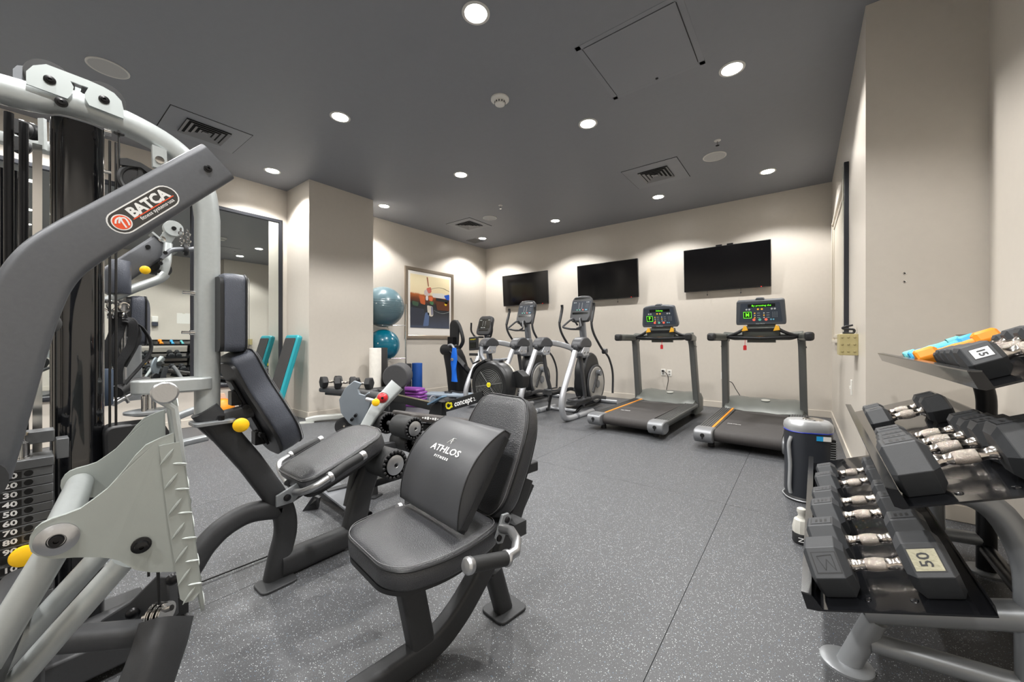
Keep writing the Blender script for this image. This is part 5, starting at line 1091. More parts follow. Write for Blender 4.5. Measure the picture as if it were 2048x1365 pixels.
hg = V((-1.900, 0.322, 1.771)); put('pulley_hanger', B().quadplate([hg+V(0,y_,z_) for y_,z_ in [(-0.02,0.05),(0.02,0.045),(0.022,-0.03),(-0.018,-0.03)]],0.02,(1,0,0)).cyl(hg+V(0,0,-0.06),hg+V(0,0,-0.03),0.008), sil, o)
put('hanger_bolt', B().lathe(hg+X*0.011,axp,[(0,0.013),(0.004,0.013),(0.005,0.006)],16), chrome, o)
q = V((-1.900, 0.218, 1.837)); put('pulley_cable', B().cyl((q.x,q.y,q.z),(q.x,q.y,pc_.z+0.01),0.003,n=8).lathe((q.x,q.y,q.z-0.012),(0,0,1),[(0,0.014),(0.004,0.014)],16), cable, o)
put('chrome_pin', B().cyl((-1.920, 0.183, 1.828),(-1.920, 0.201, 1.829),0.012).cyl((-1.920, 0.183, 1.688),(-1.920, 0.201, 1.689),0.006), chrome, o)
# --- yellow knob and bracket under the reclined pad
kb = V((-1.860, 0.569, 0.750)); put('pad_bracket', B().rtube([V(-1.93,kb.y-0.09,kb.z+0.02),V(-1.93,kb.y+0.06,kb.z+0.045)],0.05,0.055,(1,0,0)), dk, o)
put('knob_stem', B().cyl(kb-X*0.05,kb,0.011), chrome, o); put('adjust_knob', B().lathe(kb,(1,-0.25,0.05),[(0,0.018),(0.004,0.029),(0.014,0.029),(0.020,0.022),(0.022,0.001)],28), yellow, o)
# --- pads
def pad(nm, outline, og, ex, ey, th, m, parent, dome=0.010, edge=0.018, seam=True, lab=None):
    p = put(nm, B().cushion(outline, og, ex, ey, th, dome, edge), m, parent, ang=50, label=lab)
    og, ex, ey = V(og), V(ex).normalized(), V(ey).normalized(); ez = ex.cross(ey)
    put('piping', B().tube([og+ex*x+ey*y+ez*(th-edge*0.55) for x, y in outline], 0.0035, 6, close=True), pipe, p)
    if seam: put('stitching', B().tube([og+ex*x*0.965+ey*y*0.975+ez*(th+0.0005) for x, y in outline], 0.0011, 4, close=True), stitch, p)
    put('backing_board', B().prism([(x*0.93, y*0.95) for x, y in outline], og-ez*0.006, ex, ey, 0.014), blk, p)
    return p
# upper vertical pad on the upright
ub, ut = V((-1.950, 0.543, 1.056)), V((-1.950, 0.543, 1.378))
H_ = ut.z-ub.z; pad('head_pad', round_poly([(-0.11,0),(0.11,0),(0.125,H_*0.5),(0.11,H_),(-0.11,H_)],0.035), (XG,ub.y-0.035,ub.z), (-1,0,0), (0,0,1), 0.085, vinylblue, o)
put('pad_bracket', B().box((XG,ub.y-0.055,ub.z+0.16),(0.06,0.05,0.18)), dk, o, bev=0.004)
# lower reclined bell shaped pad
lb, lt = V((-1.950, 0.738, 0.587)), V((-1.950, 0.532, 1.029)); upv = (lt-lb).normalized(); H2 = (lt-lb).length
pad('back_pad', round_poly([(-0.115,0.03),(-0.06,0.0),(0.06,0.0),(0.115,0.03),(0.155,0.12),(0.13,H2*0.5),(0.10,H2*0.7),(0.105,H2),(-0.105,H2),(-0.10,H2*0.7),(-0.13,H2*0.5),(-0.155,0.12)],0.04), lb, (-1,0,0), upv, 0.095, vinylblue, o)
nb = V(-1,0,0).cross(upv); b = B()
for q in (0.10, H2-0.18): b.box(lb+upv*q-nb*0.03,(0.05,0.05,0.06))
put('pad_slider', b.beam(lb+upv*0.06-nb*0.022, lb+upv*(H2-0.10)-nb*0.022, 0.07,0.012,(1,0,0)), blksteel, o, bev=0.003)
for q in (0.12,H2-0.22): put('slider_nut', B().cyl(lb+upv*q-nb*0.03+X*0.03, lb+upv*q-nb*0.03+X*0.06,0.012,n=6), blksteel, o)
# leg extension seat
sb, sf = V(-1.945,0.80,0.375), V(-1.945,1.235,0.535); sv = (sf-sb).normalized(); SL = (sf-sb).length
pad('seat', round_poly([(-0.165,0.02),(0.165,0.02),(0.185,SL*0.5),(0.17,SL-0.03),(0.08,SL+0.02),(-0.08,SL+0.02),(-0.17,SL-0.03),(-0.185,SL*0.5)],0.07), sb, (1,0,0), sv, 0.085, vinyl, o, 0.014, 0.02)
put('seat_rail', B().rtube([V(-1.93,0.71,0.335), sb+sv*0.30-Z*0.025],0.05,0.05,(1,0,0)), dk, o)
bk = V((-1.875, 0.762, 0.383)); put('handle_bracket', B().quadplate([bk+V(0,y_,z_) for y_,z_ in [(-0.055,-0.03),(-0.055,0.02),(0.07,0.065),(0.075,0.03),(0.02,-0.03)]],0.012,(1,0,0)), silver2, o, bev=0.002)
put('bracket_bolt', B().lathe(bk+V(0.006,-0.01,0),(1,0,0),[(0,0.016),(0.006,0.015),(0.010,0.009),(0.012,0.001)],16), blksteel, o)
hn = [(-1.870, 0.786, 0.397), (-1.760, 0.773, 0.430), (-1.690, 0.793, 0.463), (-1.675, 0.851, 0.491), (-1.675, 0.921, 0.522), (-1.675, 1.001, 0.546)]
put('handle_tube', B().tube(spline(hn[:5],6),0.0155,14), alu, o); put('handle_grip', B().tube(hn[3:],0.0205,16), foam, o)
def capm(b, p, d, r): return b.lathe(p, d, [(0,r*0.99),(0.004,r*1.06),(0.020,r*1.06),(0.024,r*0.9),(0.025,0.001)],20)
dirn = (V(hn[5])-V(hn[3])).normalized(); put('handle_cap', capm(B(), V(hn[5]), dirn, 0.0205), alu, o); put('handle_ring', B().lathe(V(hn[3])-dirn*0.006,dirn,[(0,0.021),(0.003,0.0235),(0.014,0.0235),(0.017,0.021)],20), alu, o)
fr_ = [(-1.990, 0.802, 0.409), (-2.120, 0.823, 0.430), (-2.200, 0.850, 0.454), (-2.215, 0.908, 0.474), (-2.215, 0.984, 0.501), (-2.215, 1.061, 0.524)]
put('handle_tube', B().tube(spline(fr_[:4],6),0.0155,14), alu, o); put('handle_grip', B().tube(fr_[3:],0.0205,16), foam, o)
dirn = (V(fr_[5])-V(fr_[3])).normalized(); put('handle_cap', capm(B(), V(fr_[5]), dirn, 0.0205), alu, o); put('handle_ring', B().lathe(V(fr_[3])-dirn*0.006,dirn,[(0,0.021),(0.003,0.0235),(0.014,0.0235),(0.017,0.021)],20), alu, o)
# knee roller under the front of the seat
def roller_pad(parent, a, bq, r, cap_end=True, m=foam):
    a, bq = V(a), V(bq); d = (bq-a).normalized()
    p = put('roller_pad', B().lathe(a, d, [(0,r*0.9),(0.006,r),((bq-a).length-0.006,r),((bq-a).length,r*0.9)],32), m, parent)
    g = B()
    T, S, U = frame(d, d.orthogonal())
    for k_ in range(18):
        an = 2*PI*k_/18; c = bq+(S*math.cos(an)+U*math.sin(an))*r*0.86; g.sphere(c-d*0.002, r*0.125, n=8)
    put('gripped_rim', g, rubblk, p)
    put('rim_band', B().lathe(bq-d*0.012,d,[(0,r*1.01),(0.006,r*1.03),(0.012,r*0.96)],32), rubblk, p)
    if cap_end: put('end_cap', B().lathe(bq,d,[(0,r*0.66),(0.005,r*0.66),(0.010,r*0.5),(0.012,r*0.16),(0.008,r*0.12),(0.008,0.001)],32), alu, p); put('cap_screw', B().lathe(bq+d*0.010,d,[(0,0.008),(0.003,0.007),(0.003,0.001)],12), blksteel, p)
    return p
rc = V((-1.735, 1.235, 0.433)); roller_pad(o, rc-X*0.22, rc, 0.080); roller_pad(o, rc-X*0.24-X*0.0, rc-X*0.46, 0.080)
put('roller_axle', B().cyl(rc-X*0.46,rc,0.014), alu, o); put('roller_arm', B().rtube([rc-X*0.23, V(rc.x-0.23,1.15,0.42), V(rc.x-0.23,1.10,0.20)],0.05,0.04,(1,0,0),0.05), dk, o)

# --- charcoal press arm with maker's decal
XA = -1.38
ctr = [(-1.380, 0.361, 1.629), (-1.380, 0.299, 1.562), (-1.380, 0.216, 1.471), (-1.380, 0.143, 1.392), (-1.380, 0.093, 1.338), (-1.380, 0.054, 1.289), (-1.380, 0.027, 1.233), (-1.380, 0.008, 1.164), (-1.380, -0.007, 1.092), (-1.380, -0.022, 1.011), (-1.380, -0.038, 0.921), (-1.380, -0.059, 0.810)]
cc_ = [V(ctr[0]),V(ctr[1]),V(ctr[2]),V(ctr[3])]
b = B().sweep(cc_[:1]+spline(ctr[1:],5), rrect(0.050,0.108,0.016,4), (1,0,0)); pa = put('press_arm', b, armgrey, o)
tdir = (V(ctr[1])-V(ctr[3])).normalized(); ndir = V(1,0,0); udir = ndir.cross(tdir)
if udir.z < 0: udir = -udir
bq = V((-1.355, 0.334, 1.595)); put('arm_bolt', B().lathe(bq,(1,0,0),[(0,0.010),(0.003,0.010),(0.004,0.007),(0.008,0.007),(0.009,0.003),(0.005,0.002)],18), blksteel, pa)
dc = V((-1.355, 0.202, 1.443)); dL, dH = 0.178, 0.056
def capsule(L, Hh, n=10):
    r = Hh/2; out = []
    for k_ in range(n+1): a = -PI/2+PI*k_/n; out.append((L/2-r+r*math.cos(a), r*math.sin(a)))
    for k_ in range(n+1): a = PI/2+PI*k_/n; out.append((-L/2+r+r*math.cos(a), r*math.sin(a)))
    return out
de = put('decal', B().prism(capsule(dL,dH), dc, tdir, udir, 0.0006), mat('decal_white',(226,226,224),0.4), pa)
put('decal_field', B().prism(capsule(dL-0.006,dH-0.006), dc+X*0.0004, tdir, udir, 0.0006), mat('decal_dark',(58,56,54),0.4), de)
lc = dc-tdir*0.0615+X*0.0008-udir*0.0
put('logo_ring', B().lathe(lc,X,[(0,0.0195),(0.0004,0.0195),(0.0004,0.001)],32), mat('decal_white',226), de); put('logo_disc', B().lathe(lc+X*0.0004,X,[(0,0.0170),(0.0004,0.0170),(0.0004,0.001)],32), mat('decal_red_orange',(226,84,44),0.4), de)
lg = B()
for pts_ in ([(-0.012,0.004),(-0.004,0.010),(0.006,0.010),(0.002,0.002),(-0.003,-0.014)],[(-0.006,0.001),(0.004,0.008),(0.012,0.004),(0.010,-0.006),(0.006,-0.013)]):
    pp = [lc+X*0.0011+tdir*x_+udir*y_ for x_, y_ in pts_]; lg.sweep(spline(pp,4), rrect(0.0036,0.0006,0.0002,1), tdir)
put('logo_figure', lg, mat('decal_white',226), de)
text('decal_print', 'BATCA', 0.0325, dc+tdir*0.018+udir*0.006+X*0.0008, tdir, udir, mat('decal_white',226), de, bold=0.0014, sx=1.0, label='large white lettering')
put('decal_stripe', B().beam(dc-tdir*0.038-udir*0.0068+X*0.001, dc+tdir*0.076-udir*0.0068+X*0.001, 0.0022,0.0008,udir), mat('decal_red_orange',226), de)
text('decal_print', 'fitness systems·usa', 0.0124, dc+tdir*0.022-udir*0.0140+X*0.0008, tdir, udir, mat('decal_white',226), de, sx=1.0, bold=0.0001)
put('press_arm_pivot', B().cyl((XA-0.3,0.05,1.15),(XA,0.02,1.16),0.03), dk, o)

# --- cable arm station behind the press arm
XS = -2.45
sa, sb_ = (-2.450, 0.216, 1.335), (-2.450, 0.430, 1.570)
b = B().sweep([sa, sb_], rrect(0.055,0.095,0.012), (1,0,0)); ca = put('cable_arm', b, armgrey, o)
dS = (V(sb_)-V(sa)).normalized(); uS = V(1,0,0).cross(dS); uS = uS if uS.z > 0 else -uS
put('arm_end_plate', B().beam(V(sb_)+uS*0.06,V(sb_)-uS*0.06,0.075,0.008,(1,0,0)), sil, ca)
put('arm_bolt', B().lathe(V((-2.420, 0.421, 1.585)),X,[(0,0.014),(0.004,0.014),(0.005,0.006),(0.010,0.005)],16), chrome, ca)
for q in ((-2.420, 0.372, 1.539),(-2.420, 0.300, 1.455)): put('arm_bolt', B().lathe(q,X,[(0,0.010),(0.006,0.009),(0.006,0.001)],10), blksteel, ca)
pq = V((-2.430, 0.463, 1.646)); put('arm_pulley', B().lathe(pq-X*0.02,X,[(0,0.036),(0.006,0.038),(0.03,0.038),(0.036,0.036)],28).beam(V(sb_)+dS*0.0,pq,0.03,0.045,(1,0,0)), sil, o)
put('pulley_bolt', B().lathe(pq+X*0.016,X,[(0,0.010),(0.005,0.009),(0.005,0.001)],10), blksteel, o)
# curl bar hanging from chains
ce = V((-2.400, 0.503, 1.547)); ch = B()
for k_ in range(6):
    for dy in (-0.012,0.014): ch.torus(ce+V(0,dy-0.006+0.006*k_*0.2,0.095-0.017*k_),(1,0,0) if k_ % 2 else (0,1,0),0.009,0.0028,12,5)
put('hanging_chain', ch, chrome, o)
put('curl_bar', B().tube(fillet([ce+V(0,-0.085,-0.06),ce+V(0,-0.055,-0.01),ce+V(0,-0.02,0.0),ce+V(0,0.02,0.005),ce+V(0,0.05,0.02),ce+V(0,0.065,-0.0)],0.02),0.011,12), elm, o)
put('curl_bar_knot', B().torus(ce,(0,1,0.1),0.020,0.009,20,8), rubblk, o)
put('bent_arm_tube', B().tube(spline([(-2.360, 0.232, 1.268),(-2.360, 0.308, 1.327),(-2.360, 0.397, 1.383),(-2.360, 0.423, 1.414)],6),0.019,14), sil, o)
put('bent_arm_link', B().rtube([(-2.400, 0.414, 1.398),(-2.400, 0.433, 1.463),(-2.420, 0.442, 1.568)],0.03,0.034,(1,0,0),0.03), sil, o)
for q in ((-2.380, 0.409, 1.463),(-2.380, 0.404, 1.425),(-2.380, 0.426, 1.516)): put('link_hole', B().lathe(q,X,[(0,0.009),(0.004,0.008),(0.004,0.001)],12), blksteel, o)
for q in ((-2.470, 0.397, 1.454),(-2.500, 0.431, 1.450)): put('link_pulley', B().lathe(q,X,[(0,0.036),(0.01,0.036),(0.016,0.028),(0.024,0.036),(0.032,0.036)],24), blk, o)
put('station_knob', B().lathe((-2.400, 0.361, 1.426),(1,-0.3,0),[(0,0.014),(0.004,0.019),(0.012,0.019),(0.016,0.014),(0.017,0.001)],24), yellow, o)
rp_ = V((-2.350, 0.273, 1.377)); put('roll_pad', B().lathe(rp_-Z*0.072,Z,[(0,0.031),(0.005,0.035),(0.139,0.035),(0.144,0.031)],28), vinylblue, o)
put('station_post', B().rtube([(-2.500, 0.326, 1.294),(-2.500, 0.333, 0.823)],0.06,0.06,(1,0,0)), silver2, o)
pd_ = V((-2.400, 0.336, 1.192)); pad('side_pad', round_poly([(-0.05,-0.11),(0.05,-0.11),(0.05,0.11),(-0.05,0.11)],0.025), pd_-Y*0.03, (-1,0,0), (0,0,1), 0.06, vinylblue, o, seam=False)
put('hook_bar', B().tube([(-2.300, 0.206, 1.266),(-2.300, 0.294, 1.265)],0.008,10), blksteel, o)
put('lower_roll', B().tube([(-2.300, 0.216, 1.084),(-2.350, 0.307, 1.101)],0.020,12), foam, o)
put('foam_handle', B().lathe((-2.200, 0.210, 0.843),(0.0,0.0,1),[(0,0.022),(0.006,0.027),(0.14,0.027),(0.146,0.022)],20), mat('slate_foam',(74,88,108),0.6), o)
b = B().tube(spline([(-2.250, 0.250, 0.888),(-2.300, 0.297, 0.911),(-2.350, 0.355, 0.914)],5),0.026,12); put('black_roll', b, rubblk, o)
put('silver_rod', B().tube([(-2.280, 0.243, 0.839),(-2.320, 0.297, 0.867)],0.013,12).cyl((-2.300, 0.277, 0.870),(-2.300, 0.293, 0.834),0.006), alu, o)
put('silver_post', B().tube([(-2.320, 0.272, 1.264),(-2.320, 0.278, 0.869)],0.014,12), alu, o)
# straps with snap hooks hanging on the hook bar
sm2 = mat('black_webbing',(24,25,28),0.7,0,0.5,300)
for i, (a, b_, c, lab) in enumerate((((-2.280, 0.233, 1.267),(-2.280, 0.244, 1.126),(-2.280, 0.229, 0.965),'black webbing strap with chrome snap hook, left one on the gym hook bar'),
      ((-2.260, 0.245, 1.267),(-2.260, 0.262, 1.147),(-2.260, 0.257, 0.991),'black webbing strap with chrome snap hook, middle one on the gym hook bar'),
      ((-2.250, 0.273, 1.262),(-2.250, 0.294, 1.084),(-2.250, 0.255, 0.919),'black webbing strap looping furthest right on the gym hook bar'))):
    t_ = thing('cable_strap', lab, 'strap', V(c), 0, 'straps hanging on the gym hook bar')
    put('snap_hook', B().torus(V(a)-Z*0.022,(1,0.3*i,0),0.020,0.0045,18,6).torus(V(a)-Z*0.058,(0.3,1,0),0.014,0.004,14,6), chrome, t_)
    m_ = V(a).lerp(V(b_),0.5)
    put('webbing', B().sweep(spline([V(a)-Z*0.07,m_+V(0.01,0.015,0),b_,V(b_).lerp(V(c),0.5)+V(0,-0.015,0),c],6), rrect(0.030,0.007,0.002,1), (0.2,1,0)), sm2, t_)
    put('webbing_loop', B().sweep(spline([V(a)-Z*0.07,m_+V(-0.02,0.05,-0.02),V(b_)+V(0,0.06,-0.03),V(c)+V(0,0.02,0.0)],6), rrect(0.026,0.006,0.002,1), (1,0.2,0)), sm2, t_)

# ================================================================== LEG PRESS (turned 8 degrees): p across, a away from the foot plate
CA, SA = math.cos(math.radians(8)), math.sin(math.radians(8))
def L(p, a, z): return V(p*CA+a*SA, -p*SA+a*CA, z)
pv, av = V(CA,-SA,0), V(SA,CA,0)
o = lp = thing('leg_press', 'leg press station with black padded seat, curved floor beam and silver tread foot plate', 'leg press', L(-1.12,0.6,0))
# foot plate and wings
KN, KF = -0.864, -1.168
wn = [(-0.850, 0.163, 0.944),(-0.852, 0.146, 0.938),(-0.854, 0.129, 0.930),(-0.856, 0.116, 0.914),(-0.857, 0.107, 0.899),(-0.859, 0.096, 0.883),(-0.860, 0.086, 0.870),(-0.862, 0.072, 0.858),(-0.864, 0.059, 0.848),(-0.866, 0.045, 0.844),(-0.868, 0.032, 0.842),(-0.869, 0.022, 0.838),(-0.870, 0.016, 0.832),(-0.871, 0.012, 0.823),(-0.871, 0.011, 0.812),(-0.871, 0.013, 0.801),(-0.870, 0.019, 0.793),(-0.868, 0.033, 0.783),(-0.865, 0.053, 0.777),(-0.862, 0.076, 0.768),(-0.860, 0.089, 0.761),(-0.859, 0.099, 0.753),(-0.856, 0.117, 0.731),(-0.854, 0.135, 0.719),(-0.849, 0.166, 0.707)]
wingm = mat('foot_plate_silver',(168,174,171),0.38,0.25,0.06,900)
put('side_wing', B().quadplate(wn, 0.008, pv), wingm, o, smooth=False)
put('side_wing', B().quadplate([V(p)+pv*(KF-KN)+(0 if True else 0)*Z for p in wn], 0.008, pv), wingm, o, smooth=False)
bc_ = V((-0.863, 0.036, 0.811))
put('pivot_cap', B().lathe(bc_,pv,[(0,0.0225),(0.003,0.0225),(0.008,0.015),(0.009,0.010),(0.006,0.009),(0.006,0.001)],36), alu, o); put('pivot_screw', B().lathe(bc_+pv*0.008,pv,[(0,0.0080),(0.004,0.0072),(0.004,0.003),(0.001,0.0025),(0.001,0.001)],20), blksteel, o)
put('pivot_tube', B().cyl(bc_+pv*(KF-KN+0.0),bc_,0.020), sil, o)
b2 = V((-0.851, 0.123, 0.769)); put('wing_bolt', B().lathe(b2,pv,[(0,0.0125),(0.003,0.0125),(0.004,0.009),(0.012,0.008),(0.014,0.003),(0.009,0.0025)],20), blksteel, o)
# main tread plate, near flange and raised treads
T0, T1 = L(KN,0.044,1.005), L(KN,0.083,0.610); upT = (T0-T1).normalized(); HT = (T0-T1).length; nT = pv.cross(upT); nT = nT if nT.dot(av) > 0 else -nT
tp = put('tread_plate', B().prism(round_poly([(0,0),(0,HT),(-0.40,HT),(-0.40,0)],0.03), T1-nT*0.0, pv, upT, 0.005), wingm, o)
tb = B()
def tread(b, c, d, n, l=0.028, w=0.0055, h=0.0022):
    s_ = n.cross(d); b.skin([b.ring([c+d*(l*q)+s_*(w*ww*x)+n*(h*hh*y) for x, y in ((-.5,0),(-.2,1),(.2,1),(.5,0))]) for q, ww, hh in ((-0.5,0.1,0.1),(-0.3,0.8,0.8),(0,1,1),(0.3,0.8,0.8),(0.5,0.1,0.1))])
for i in range(11):
    for j in range(10):
        d = (pv+upT if (i+j) % 2 else pv*-1+upT).normalized(); tread(tb, T1+upT*(0.025+0.036*i)-pv*(0.02+0.040*j)+nT*0.0025, d, nT)
put('raised_treads', tb, wingm, tp)['kind'] = 'stuff'
FL = [(-0.850, 0.144, 0.926),(-0.849, 0.151, 0.927),(-0.847, 0.169, 0.928),(-0.845, 0.178, 0.860),(-0.844, 0.187, 0.770),(-0.843, 0.195, 0.697),(-0.843, 0.197, 0.661),(-0.844, 0.187, 0.650),(-0.846, 0.177, 0.650),(-0.847, 0.170, 0.660),(-0.849, 0.155, 0.798)]
fl = put('tread_flange', B().quadplate([V(p)+pv*0.004 for p in FL],0.004,pv), wingm, o, smooth=False)
b = B()
for i in range(7):
    c = V(L(KN+0.010, 0.0, 0)); 
for q in ((334,915),(342,965),(350,1016),(357,1062),(363,1108),(369,1153)): pass
for q in ((-0.845, 0.153, 0.906),(-0.844, 0.158, 0.864),(-0.843, 0.163, 0.820),(-0.843, 0.167, 0.777),(-0.842, 0.171, 0.736),(-0.842, 0.175, 0.696),(-0.841, 0.181, 0.661)): tread(b, V(q)+pv*0.002, (av*0.55+Z*0.8).normalized(), pv, 0.030, 0.0052, 0.0024)
for q in ((-0.843, 0.169, 0.891),(-0.842, 0.172, 0.847),(-0.842, 0.176, 0.805),(-0.841, 0.181, 0.760),(-0.840, 0.185, 0.719),(-0.840, 0.189, 0.677)): tread(b, V(q)+pv*0.002, (av*0.95-Z*0.2).normalized(), pv, 0.020, 0.0048, 0.0024)
put('raised_treads', b, wingm, fl)
put('top_roll', B().cyl((-0.849, 0.151, 1.013), V((-0.849, 0.151, 1.013))-pv*0.03,0.017).cyl(V((-0.849, 0.151, 1.013))-pv*0.002, V((-0.849, 0.151, 1.013))+pv*0.006,0.0185), alu, o, bev=0.003)
put('edge_rim', B().tube([T0-upT*0.0-nT*0.02,T0-nT*0.003-upT*0.02,T0-upT*0.12-nT*0.002],0.006,8), sil, o)
# lever tubes running down to the near base
put('lever_tube', B().tube([(-0.904, 0.035, 0.784),(-0.910, -0.006, 0.693),(-0.914, -0.039, 0.619)],0.0195,18), sil, o)
put('lever_tube', B().tube([(-1.096, 0.103, 0.683),(-1.109, 0.016, 0.575),(-1.114, -0.023, 0.527)],0.018,18), sil, o)
put('lever_tube', B().tube([(-0.943, 0.113, 0.713),(-0.953, 0.043, 0.629),(-0.960, -0.006, 0.568)],0.0175,18), sil, o)
# near base: cross tube, sloping front leg, gusset with bolts, guide pulleys and cable
b = B().sweep([(-1.545, 0.053, 0.324),(-1.300, 0.240, 0.350)], rrect(0.055,0.055,0.018), Z); put('cross_tube', b, dk, o)
b = B().sweep([(-1.277, 0.232, 0.393), (-1.250, 0.215, 0.354), (-1.216, 0.178, 0.278), (-1.197, 0.155, 0.216)], rrect(0.075,0.10,0.02), (0.9,0.4,0)); put('front_leg', b, dk, o)
put('gusset', B().quadplate([(-1.480, 0.203, 0.323),(-1.554, 0.146, 0.306),(-1.546, 0.152, 0.327),(-1.484, 0.200, 0.376),(-1.426, 0.244, 0.449),(-1.399, 0.265, 0.449),(-1.393, 0.269, 0.327)],0.03), dk, o, bev=0.004)
for q in ((-1.359, 0.258, 0.451),(-1.445, 0.192, 0.358)): put('gusset_bolt', B().lathe(q,(0.9,-0.4,0),[(0,0.016),(0.005,0.014),(0.009,0.008),(0.01,0.001)],16), blksteel, o)
for i, q in enumerate(((-1.333, 0.215, 0.394),(-1.322, 0.223, 0.394),(-1.311, 0.232, 0.396))): put('guide_pulley', B().lathe(q,(0.80,0.60,0),[(0,0.026),(0.003,0.026),(0.0045,0.020),(0.006,0.026),(0.008,0.026)],24), chrome, o)
put('pulley_axle', B().cyl((-1.352, 0.200, 0.384),(-1.294, 0.244, 0.410),0.007,n=12), chrome, o)
put('pulley_cable', B().cyl((-1.309, 0.220, 0.512),(-1.307, 0.222, 0.425),0.0035,n=8), cable, o); put('pulley_cable', B().cyl((-1.370, 0.212, 0.491),(-1.370, 0.212, 0.478),0.003,n=8), cable, o)
# curved floor beam, seat post, rear leg
kb_ = -1.125
bm_ = [L(kb_,0.15,0.045),L(kb_,0.45,0.045),L(kb_,0.60,0.05),(-1.012, 0.879, 0.059),(-1.000, 0.967, 0.102),(-0.990, 1.036, 0.161),(-0.981, 1.104, 0.230),(-0.967, 1.204, 0.331),(-0.949, 1.333, 0.497)]
b = B().sweep([bm_[0]]+spline(bm_[1:],6), rrect(0.062,0.085,0.014,4), pv); put('curved_beam', b, dk, o)
put('top_block', B().box(L(kb_,1.17,0.565),(0.10,0.10,0.042),(0,0,-math.radians(8))), dk, o, bev=0.006)
b = B().sweep([L(kb_,0.680,0.07),L(kb_,0.615,0.40)], rrect(0.060,0.085,0.014,4), pv); put('seat_post', b, dk, o)
b = B().sweep([(-0.975, 1.148, 0.192),L(kb_,1.06,0.008)], rrect(0.055,0.075,0.02,4), pv); put('rear_leg', b, dk, o)
put('foot_plate', B().prism(round_poly([(-0.065,-0.075),(0.065,-0.075),(0.065,0.075),(-0.065,0.075)],0.03), L(kb_,1.065,0.006), pv, av, 0.012), dk, o, bev=0.003)
put('seat_carrier', B().rtube([L(kb_,0.52,0.385),L(kb_,0.93,0.385)],0.08,0.05,pv), dk, o); put('seat_gusset', B().quadplate([L(kb_-0.05,0.50,0.40),L(kb_-0.05,0.53,0.36),L(kb_-0.05,0.60,0.36),L(kb_-0.05,0.64,0.40)],0.05,pv), blk, o)
# seat
sl = 0.36
def padw(nm, out, og, ex, ey, th, m, **kw): return pad(nm, out, og, ex, ey, th, m, o, **kw)
padw('seat', round_poly([(-0.185,0.02),(-0.12,-0.02),(0.12,-0.02),(0.185,0.02),(0.215,0.14),(0.20,0.28),(0.165,0.40),(-0.165,0.40),(-0.20,0.28),(-0.215,0.14)],0.09), L(kb_,0.50,0.405), pv, av, 0.070, vinyl, dome=0.010, edge=0.020)
# backrest pad reclined 24 degrees
ubk = (av*math.sin(math.radians(24))+Z*math.cos(math.radians(24)))
padw('backrest', round_poly([(-0.12,0.0),(0.12,0.0),(0.165,0.06),(0.175,0.22),(0.165,0.36),(0.12,0.445),(-0.12,0.445),(-0.165,0.36),(-0.175,0.22),(-0.165,0.06)],0.06), L(kb_,0.950,0.445), pv, ubk, 0.075, vinyl, dome=0.008, edge=0.020)
put('backrest_bracket', B().beam(L(kb_,1.02,0.50),L(kb_,1.15,0.56),0.06,0.05,pv), dk, o)
# side handles
hb_ = [L(-0.955,0.90,0.43),L(-0.90,0.93,0.435),L(-0.80,0.90,0.435),L(-0.795,0.80,0.452),L(-0.80,0.76,0.462)]
put('handle_tube', B().tube([(-0.800, 0.989, 0.471),(-0.751, 0.977, 0.482),(-0.705, 0.948, 0.477),(-0.680, 0.907, 0.469),(-0.686, 0.864, 0.466)],0.0155,14), alu, o)
g0, g1 = V((-0.686, 0.868, 0.465)), V((-0.704, 0.736, 0.500)); dg_ = (g1-g0).normalized()
put('handle_grip', B().cyl(g0,g1,0.0205), foam, o); put('handle_cap', B().lathe(g1-dg_*0.004,dg_,[(0,0.021),(0.003,0.0225),(0.014,0.0225),(0.020,0.017),(0.022,0.001)],24), alu, o); put('handle_ring', B().lathe(g0+dg_*0.004,-dg_,[(0,0.021),(0.003,0.0235),(0.010,0.0235),(0.014,0.017)],20), alu, o)
put('handle_bracket', B().quadplate([(-0.804, 0.996, 0.513),(-0.800, 1.024, 0.511),(-0.799, 1.036, 0.490),(-0.804, 0.996, 0.418),(-0.807, 0.974, 0.423),(-0.809, 0.965, 0.443)],0.010,pv), silver2, o, bev=0.002)
put('bracket_web', B().box(L(-1.03,0.965,0.43),(0.19,0.06,0.05),(0,0,-math.radians(8))), dk, o)
for q in ((-0.797, 1.014, 0.491),(-0.802, 0.977, 0.442)): put('bracket_bolt', B().lathe(q,pv,[(0,0.011),(0.006,0.010),(0.009,0.005),(0.009,0.001)],14), blksteel, o)
put('far_handle', B().tube([L(-1.34,0.90,0.42),L(-1.42,0.90,0.42),L(-1.45,0.80,0.42)],0.018,14,0.03), foam, o); put('handle_cap', B().lathe((-1.318, 0.967, 0.409),-av,[(0,0.021),(0.014,0.021),(0.020,0.014),(0.021,0.001)],20), alu, o)
# low transmission cable along the floor to the stack
put('floor_cable', B().cyl((-2.155,0.42,0.012),(-2.125,1.30,0.012),0.004,n=8), cable, o)
